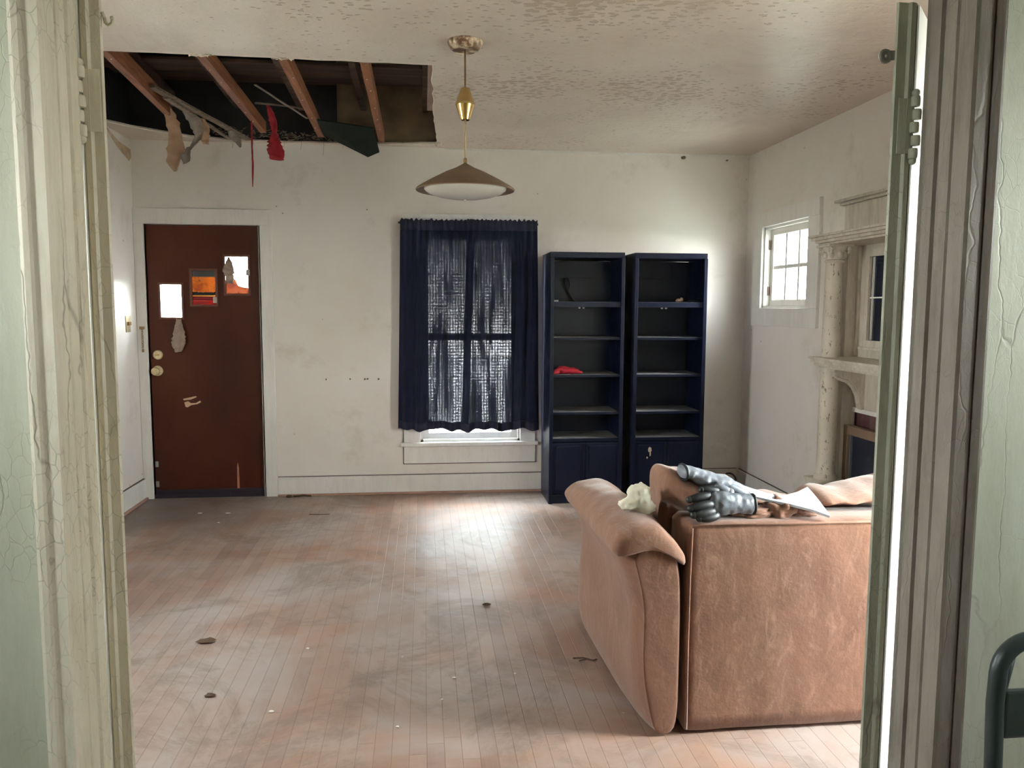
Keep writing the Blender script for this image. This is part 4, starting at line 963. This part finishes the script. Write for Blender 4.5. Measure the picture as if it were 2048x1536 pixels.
obj('back_frame', back_body(), SOFA, sf, True)
obj('welt', MB().tube([(SX0+.004, 2.4515, .02), (SX0+.002, 2.4515, .3), (SX0+.003, 2.4515, .55), (SX0+.008, 2.453, .715)], .0045, 6).tube([(SX0+.008, 2.453, .722), (1.2, 2.4525, .722), (SX1-.01, 2.4525, .722)], .004, 6), SOFA, sf, True)
# arms
def arm(x_in, sgn, name='arm'):
    """sgn -1: arm on the low-x side, inner face at x_in"""
    mb = MB(); secs = []
    outer = [(0.0, .130), (.03, .150), (.10, .166), (.20, .170), (.32, .166), (.42, .165), (.50, .182), (.56, .205), (.60, .222), (.635, .225), (.660, .205), (.676, .160), (.680, .110), (.666, .060), (.63, .025), (.56, .006), (.45, .0), (.30, .0), (.15, .0), (0.0, .0)]
    ys = [2.446, 2.449, 2.458, 2.475, 2.51, 2.57, 2.66, 2.78, 2.92, 3.06, 3.20, 3.30, 3.37, 3.405, 3.418, 3.422]
    n = len(ys)
    for i, y in enumerate(ys):
        e = min(y-2.446, 3.422-y); k = 1-sm(0, .075, e); k = k**1.5
        taper = .0 if y < 2.6 else -.02*sm(2.6, 3.4, y)
        row = []
        cz, cx = .33, .085
        for (z, d) in outer:
            dd = d + (.016 if d > .1 else 0)*0
            q = d + (cx-d)*.30*k; 
            # near end: the outer side pulls in low down, bulges at mid height
            bulge = .014*math.sin(max(0, min(1, z/.5))*math.pi)*(1-sm(0, .35, y-2.446)) if d > .1 else 0
            q = q - (.026*(1-sm(0, .30, y-2.446))*(1-sm(0, .30, z)) if d > .1 else 0) + bulge*.4
            if d > .1: q += (.020*sm(2.6, 3.35, y))*(1-sm(.25, .55, z)) - .010*sm(2.7, 3.4, y)*sm(.5, .62, z)
            zz = z - .045*sm(2.6, 3.42, y)*sm(.45, .66, z) - (.020*k if z > .6 else 0) + (.006*k if z < .02 else 0)
            x = x_in + sgn*q
            row.append(Vector((x + sgn*wr((x, y, z), .006, 7, 1)*(1 if d > .02 else 0), y, max(0.004, zz))))
        secs.append(row)
    mb.loft(secs); o = obj(name, mb, SOFA, sf, True); subsurf(o, 2); return o
arm(.864, -1); arm(1.904, 1)
def arm_pad(x_in, sgn):
    mb = MB(); secs = []; N = 30
    for i in range(N+1):
        t = i/N; y = 2.432 + t*(3.395-2.432)
        e = min(t, 1-t); s_ = max(.74 if t < .5 else .30, (1-(1-min(1, e/(.06 if t < .5 else .14)))**2.6)**.5)
        top = .742 - .050*t + .014*math.sin(t*math.pi); 
        arc = []
        # underside follows the arm, upper side is inflated
        K = 16
        for k in range(K+1):       # upper from outer edge to inner edge
            a = math.pi*k/K; 
            d = .125 + .128*math.cos(a) * (1 if True else 1)    # distance from x_in: outer .253 -> inner -.003
            zc = .628 - .028*t; 
            ztop = zc + (top-zc)*math.sin(a)**.75
            ztop -= .055*sm(.12, -.01, d)*(1-t*.6)         # droops towards the back cushion at the near end
            w_ = .004*math.sin(k*2.2+i*.25) * (1-sm(0, .25, t)) + wr((d, y, ztop), .008, 12, 4)
            arc.append((d, ztop + w_))
        under = [(.03, .62-.02*t), (.09, .655-.04*t), (.15, .655-.04*t), (.21, .628-.035*t)]
        if t < .1: under = [(.03, .605), (.09, .645), (.15, .648), (.215, .615)]
        row = []
        cx, cz = .125, .655-.03*t
        for (d, z) in arc + under:
            d2 = cx+(d-cx)*(.86+.14*s_); z2 = cz+(z-cz)*s_
            row.append(Vector((x_in+sgn*d2, y, z2)))
        secs.append(row)
    mb.loft(secs); o = obj('arm_pad', mb, CUSH, sf, True); subsurf(o, 1); return o
arm_pad(.858, -1); arm_pad(1.91, 1)
# seam piping where the pad meets the arm front
obj('seat_base', MB().box((.87, 2.64, .03), (1.90, 3.34, .26), .03), SOFA, sf)
for k in range(2):
    x0 = .872+k*.513; mb = MB(); mb.box((x0, 2.70, .26), (x0+.509, 3.38, .43), .045)
    o = obj('seat_cushion', mb, CUSH, sf, True); subsurf(o, 1)
for x in (.92, 1.85):
    for y in (2.52, 3.30): obj('foot', MB().box((x-.025, y-.025, 0), (x+.025, y+.025, .035), .004), BLACK, sf)
# back cushions, slumped over the back rail
def back_cushion(x0, x1, tops, seed, lean=.0, name='back_cushion'):
    """tops: list of (x, z_top, y_front, y_rear)"""
    N = 56; secs = []
    def ip(x, j):
        for a, b in zip(tops, tops[1:]):
            if a[0] <= x <= b[0]:
                f = sm(0, 1, (x-a[0])/(b[0]-a[0])); return a[j]+(b[j]-a[j])*f
        return tops[0][j] if x < tops[0][0] else tops[-1][j]
    for i in range(N+1):
        t = i/N; x = x0+(x1-x0)*t; zt = ip(x, 1); yf = ip(x, 2); yr = ip(x, 3)
        e = min(t, 1-t); s_ = max(.12, (1-(1-min(1, e/.10))**2)**.5)
        zb = .40; yc = (yf+yr)/2
        row = []
        K = 28
        for k in range(K):
            a = 2*math.pi*k/K; ca, sa = math.cos(a), math.sin(a)
            py = yc + (yr-yf)/2*math.copysign(abs(ca)**.7, ca)
            pz = (zt+zb)/2 + (zt-zb)/2*math.copysign(abs(sa)**.62, sa)
            if pz > .735 or True:
                f = sm(.735, .76, pz)
                if py < yf + .2 and ca < 0: py = py*(f)+(max(py, 2.668))*(1-f)
            py = yc+(py-yc)*(.55+.45*s_); zz = (zt+zb)/2 + (pz-(zt+zb)/2)*(.9+.1*s_)
            fold = .012*math.sin(x*46+pz*14+seed+2*mnoise.noise(Vector((x*5, pz*7, seed))))*sm(.72, .80, pz)
            w1 = .030*mnoise.noise(Vector((x*7+seed, py*6, pz*6)))+.014*mnoise.noise(Vector((x*19+seed, py*14, pz*13)))
            row.append(Vector((x + lean*(zz-.6), py + fold*.5 + w1*.5, zz + (w1*.55+fold*.35)*(1 if sa > 0 else 0))))
        secs.append(row)
    mb = MB(); mb.loft(secs); o = obj(name, mb, CUSH, sf, True); subsurf(o, 2); return o
back_cushion(.835, 1.44, [(.835, .870, 2.57, 2.80), (.865, .890, 2.54, 2.82), (.93, .872, 2.50, 2.86), (1.02, .815, 2.48, 2.88), (1.12, .778, 2.475, 2.88), (1.24, .772, 2.475, 2.88), (1.33, .762, 2.475, 2.88), (1.44, .755, 2.48, 2.86)], 2.0, lean=-.10)
back_cushion(1.36, 1.92, [(1.36, .762, 2.49, 2.84), (1.42, .785, 2.48, 2.88), (1.50, .792, 2.478, 2.88), (1.60, .798, 2.478, 2.88), (1.78, .820, 2.478, 2.88), (2.0, .84, 2.48, 2.88), (2.16, .82, 2.50, 2.84)], 7.0)
# bunched fold where the cushions meet
o = obj('bunched_fold', MB().ball((1.215, 2.535, .752), (.055, .045, .040), 4, .45, 2.2, 3).ball((1.30, 2.53, .742), (.055, .035, .018), 4, .4, 2.2, 7).ball((1.12, 2.53, .744), (.075, .035, .020), 4, .35, 2.0, 11), CUSH, sf, True)

# ================================================================== THINGS ON THE SOFA
def glove(name, label, fingers, palm, cuff, mat, fmat, trim):
    """palm / cuff: list of (x,y,z,rx,ry,rz); fingers: list of point lists"""
    r = root(name, label, 'glove', palm[0][:3], 'grey work gloves on the sofa')
    mb = MB()
    for i, p in enumerate(palm+cuff): mb.ball(p[:3], p[3:6], 4, .13, 2.4, i)
    body = obj('palm', mb, mat, r); remesh(body, .0045, 4)
    for f in fingers:
        mb = MB(); n = len(f); rad = [.017, .0165, .015, .013, .010]
        mb.tube(f, rad[:n], 10); mb.ball(f[-1], rad[n-1]*.98, 3)
        fo = obj('finger', mb, fmat, r, True); subsurf(fo, 1)
    mb = MB(); mb.tube(trim, .005, 8); obj('cuff_trim', mb, GLOVEB, r, True)
    return r
GY = 2.56
# upper, paler glove: cuff at upper left on the cushion ridge, running right and down
glove('work_glove', 'pale grey work glove lying on top, cuff up on the cushion ridge',
      [[(1.03, GY+.01, .842), (1.06, GY+.01, .832), (1.09, GY+.01, .818), (1.12, GY+.01, .805)],
       [(1.02, GY-.02, .838), (1.05, GY-.025, .826), (1.08, GY-.025, .812), (1.10, GY-.02, .803)],
       [(1.03, GY+.05, .835), (1.06, GY+.05, .825), (1.09, GY+.05, .812)],
       [(.98, GY-.03, .842), (1.00, GY-.045, .83), (1.025, GY-.05, .82)]],
      [(1.00, GY+.01, .848, .055, .052, .022), (.955, GY+.015, .858, .050, .055, .024), (1.03, GY+.01, .838, .035, .045, .018)],
      [(.905, GY+.02, .876, .034, .050, .022), (.885, GY+.02, .880, .018, .048, .024), (.93, GY+.02, .868, .035, .052, .022)], GLOVEL, GLOVEL,
      [(.884, GY+.02+.050*math.cos(a), .878+.025*math.sin(a)) for a in [k*math.pi/8 for k in range(17)]])
# lower, darker glove: fingers to the left, cuff to the right
g2y = 2.515
glove('work_glove', 'dark grey work glove with black fingers pointing left, below the paler glove',
      [[(.955, g2y-.012, .812), (.925, g2y-.022, .813), (.898, g2y-.026, .808), (.878, g2y-.022, .802)],
       [(.955, g2y-.030, .788), (.925, g2y-.040, .788), (.898, g2y-.044, .783), (.876, g2y-.040, .777)],
       [(.960, g2y-.036, .766), (.930, g2y-.048, .764), (.905, g2y-.052, .760), (.885, g2y-.048, .756)],
       [(.975, g2y-.030, .752), (.950, g2y-.046, .746), (.925, g2y-.050, .744), (.905, g2y-.046, .744)],
       [(.985, g2y+.0, .822), (.965, g2y-.006, .828), (.940, g2y-.008, .832), (.925, g2y-.006, .830)]],
      [(.995, g2y-.018, .786, .048, .030, .042), (.965, g2y-.020, .785, .025, .024, .042), (1.03, g2y-.012, .784, .040, .032, .038)],
      [(1.065, g2y-.005, .780, .040, .034, .034), (1.09, g2y+.0, .776, .026, .036, .036)], GLOVE, GLOVEB,
      [(1.108, g2y+.0+.030*math.cos(a), .775+.034*math.sin(a)) for a in [k*math.pi/8 for k in range(17)]])
# white foam strip, flaring at its right end
pl = [(1.00, 2.60, .862), (1.06, 2.585, .838), (1.12, 2.57, .815), (1.18, 2.555, .797), (1.235, 2.55, .790), (1.29, 2.56, .800), (1.335, 2.58, .812)]
pr = [(1.01, 2.57, .835), (1.07, 2.55, .812), (1.12, 2.535, .795), (1.18, 2.515, .783), (1.235, 2.485, .775), (1.30, 2.465, .760), (1.352, 2.452, .742)]
mb = MB(); mb.quads([[Vector(a).lerp(Vector(b_), k/5) + Vector((0, 0, .004*math.sin(k/5*math.pi))) for k in range(6)] for a, b_ in zip(pl, pr)])
o = obj('foam_strip', mb, FOAM, loc=(1.2, 2.53, .79), smooth=False); solid(o, .010, 0)
tag(o, 'white bent foam strip lying over the sofa cushions beside the gloves', 'foam strip')
# crumpled tissue
mb = MB(); mb.ball((.735, 2.60, .790), (.040, .036, .046), 4, .38, 2.6, 5); mb.ball((.700, 2.60, .765), (.036, .03, .020), 4, .45, 2.6, 9); mb.ball((.755, 2.59, .755), (.034, .03, .026), 4, .35, 3, 14)
o = obj('crumpled_tissue', mb, PAPER, loc=(.73, 2.60, .75)); remesh(o, .006, 1)
for p in o.data.polygons: p.use_smooth = False
tag(o, 'crumpled cream tissue on the sofa arm beside the back cushion', 'tissue')

# cable coil at the far corner
mb = MB(); c = Vector((2.40, 5.90, .07))
for k in range(2):
    mb.tube([c+Vector((.055*math.cos(a)+.01*k, .02*math.sin(a*.5)+.02*k, .062*math.sin(a))) for a in [i*math.pi/10 for i in range(21)]], .005, 6)
mb.tube([c+Vector((-.05, 0, -.06)), c+Vector((-.12, -.05, -.064)), c+Vector((-.2, -.08, -.064))], .005, 6)
tag(obj('cable', mb, BLACK, loc=(2.40, 5.90, .0), smooth=True), 'black cable loop standing by the baseboard in the far right corner', 'cable')

# ================================================================== FLOOR DEBRIS
def flake(name, x, y, r, mat, label, cat, group=None, seed=0, h=.004):
    mb = MB(); mb.ball((x, y, h), (r, r*.55, h), 2, .5, 2, seed); return tag(obj(name, mb, mat, loc=(x, y, 0)), label, cat, group)
flake('dry_leaf', -.944, 3.377, .040, DRYLEAF, 'curled dark dry leaf on the bare floor near the left jamb', 'leaf', seed=1, h=.008)
flake('dry_leaf', -.797, 2.889, .020, DRYLEAF, 'small dark leaf flake on the floor, nearest the left jamb', 'leaf', seed=2, h=.006)
flake('dry_leaf', .293, 3.681, .020, DRYLEAF, 'small dark leaf flake on the floor straight below the curtain', 'leaf', seed=3, h=.005)
flake('dry_leaf', -1.024, 6.0-.02, .022, DRYLEAF, 'black crumb against the back baseboard beside the door casing', 'crumb', seed=4, h=.010)
o = obj('twig', MB().tube([(.60, 3.06, .004), (.64, 3.05, .008), (.68, 3.03, .004), (.695, 3.04, .004)], .003, 5).tube([(.62, 3.03, .004), (.66, 3.045, .006)], .002, 5), DRYLEAF, loc=(.64, 3.05, 0)); tag(o, 'thin broken twigs on the floor against the sofa arm', 'twig')
o = obj('twig', MB().tube([(-.99, 5.975, .010), (-.95, 5.965, .014), (-.92, 5.985, .014), (-.86, 5.975, .010)], .008, 6), DRYLEAF, loc=(-.93, 5.97, 0)); tag(o, 'dark twig lying along the back baseboard right of the door', 'twig')
o = obj('straw', MB().tube([(-.80, 5.46, .003), (-.73, 5.445, .005), (-.66, 5.452, .003)], .002, 5), DRYLEAF, loc=(-.73, 5.45, 0)); tag(o, 'thin straw lying on the floor in front of the back baseboard', 'straw')
CH = 'small white paint chip on the floor, '
for k, (x, y, r, lab) in enumerate([(-1.56, 5.565, .016, 'white paint chip in front of the brown door, on the knob side'), (-1.367, 5.547, .017, 'white paint chip in front of the brown door, on the hinge side'),
        (-1.37, 5.304, .008, 'tiny white paint chip between the front door and the dry leaf'), (-.496, 3.266, .008, CH+'right of the curled dark leaf'), (.107, 2.938, .008, CH+'level with the sofa arm twigs'),
        (.058, 2.774, .006, CH+'in the soft sofa shadow edge'), (-.10, 2.60, .006, CH+'nearest the doorway centre'), (-.55, 2.75, .010, CH+'nearest the left jamb'), (.35, 2.95, .005, CH+'closest to the broken twigs')]):
    flake('paint_chip', x, y, r, CHIP, lab, 'paint chip', 'white paint chips on the floor', seed=k+20, h=.003)
# nails and wall bits
for k, (x, z, s_, lab) in enumerate([(2.006, 2.597, .020, 'tan plaster blister at the top of the back wall'), (2.356, 2.585, .010, 'small dark anchor near the right corner of the back wall top')]):
    tag(obj('wall_anchor', MB().ball((x, YB-.003, z), (s_, .008, s_*.6), 2, .3, 2, k), simple('rusty_anchor', (.17, .12, .085), .7), loc=(x, YB-.003, z), smooth=True), lab, 'wall anchor')
for k, x in enumerate((-.45, -.43, -.347, -.56, -.739)):
    tag(obj('wall_anchor', MB().ball((x, YB-.0015, .890+.002*(k % 2)), (.007 if k < 3 else .005, .004, .007), 2, .3, 2, k), MATS['rusty_anchor'], loc=(x, YB, .89), smooth=True), 'brown screw hole plug in the row on the back wall left of the curtain', 'wall anchor', 'screw plugs in a row beside the curtain')

# ================================================================== HALL: folding chair at right
ch = root('folding_chair', 'dark green metal tube folding chair against the green hall wall', 'folding chair', (1.14, 1.12, 0))
r_ = .0140; x0, x1 = .957, 1.33; cy = 1.17
def arcpts(cx, cz, r, a0, a1, y, n=8): return [(cx+r*math.cos(math.radians(a0+(a1-a0)*k/n)), y, cz+r*math.sin(math.radians(a0+(a1-a0)*k/n))) for k in range(n+1)]
pts = [(x0-.012, cy-.28, .0), (x0-.010, cy-.02, .55), (x0-.002, cy, .78)] + arcpts(x0+.058, .828, .058, 178, 92, cy) + arcpts(x1-.058, .828, .058, 88, 2, cy) + [(x1+.002, cy, .78), (x1+.010, cy-.02, .55), (x1+.012, cy-.28, .0)]
obj('frame_tube', MB().tube(pts, r_, 14), CHAIRM, ch, True)
for xx in (x0+.045, x1-.045):
    obj('leg', MB().tube([(xx, cy+.12, 0.0), (xx, cy-.02, .36), (xx, cy-.20, .46)], .011, 10), CHAIRM, ch, True)
obj('back_slat', MB().box((x0+.012, cy-.006, .715), (x1-.012, cy+.006, .80), .005), CHAIRM, ch)
obj('seat', MB().box((x0+.03, cy-.36, .44), (x1-.03, cy-.05, .475), .012), CHAIRP, ch)
obj('hinge_bracket', MB().tube([(x0+.030, cy+.01, .86), (x0+.018, cy+.01, .80), (x0+.035, cy+.01, .755), (x0+.06, cy+.01, .75)], .008, 8), CHAIRM, ch, True)

# ================================================================== OUTSIDE
tag(obj('added_pale_ground', MB().box((-4.5, 6.3, -.46), (5, 28, -.40)), simple('added_bright_ground', (.62, .61, .58), .9, sc=1)), None, None, None, 'structure')  # pale ground added outside to brighten the lower part of the curtain
tag(obj('lawn', MB().box((-30, -30, -.5), (30, 30, -.45)), GRASS), None, None, None, 'structure')
def tree(x, y, h, r, seed, label):
    t = root('tree', label, 'tree', (x, y, -.45), 'trees outside')
    obj('trunk', MB().tube([(x, y, -.45), (x+.1, y, h*.5), (x+.05, y, h)], [.14, .11, .05], 10), BARK, t, True)
    mb = MB(); random.seed(seed)
    for k in range(9):
        mb.ball((x+random.uniform(-r, r)*.7, y+random.uniform(-r, r)*.7, h+random.uniform(-.3, .6)*r), r*random.uniform(.35, .6), 3, .5, 3, seed+k)
    obj('crown', mb, LEAF, t)
tree(-3.6, 13.0, 3.2, 1.8, 1, 'leafy tree outside the front door windows'); tree(-6.5, 16, 3.6, 2.2, 2, 'leafy tree outside beyond the front door'); tree(11.5, 15.5, 3.4, 2.0, 3, 'leafy tree outside the small casement')
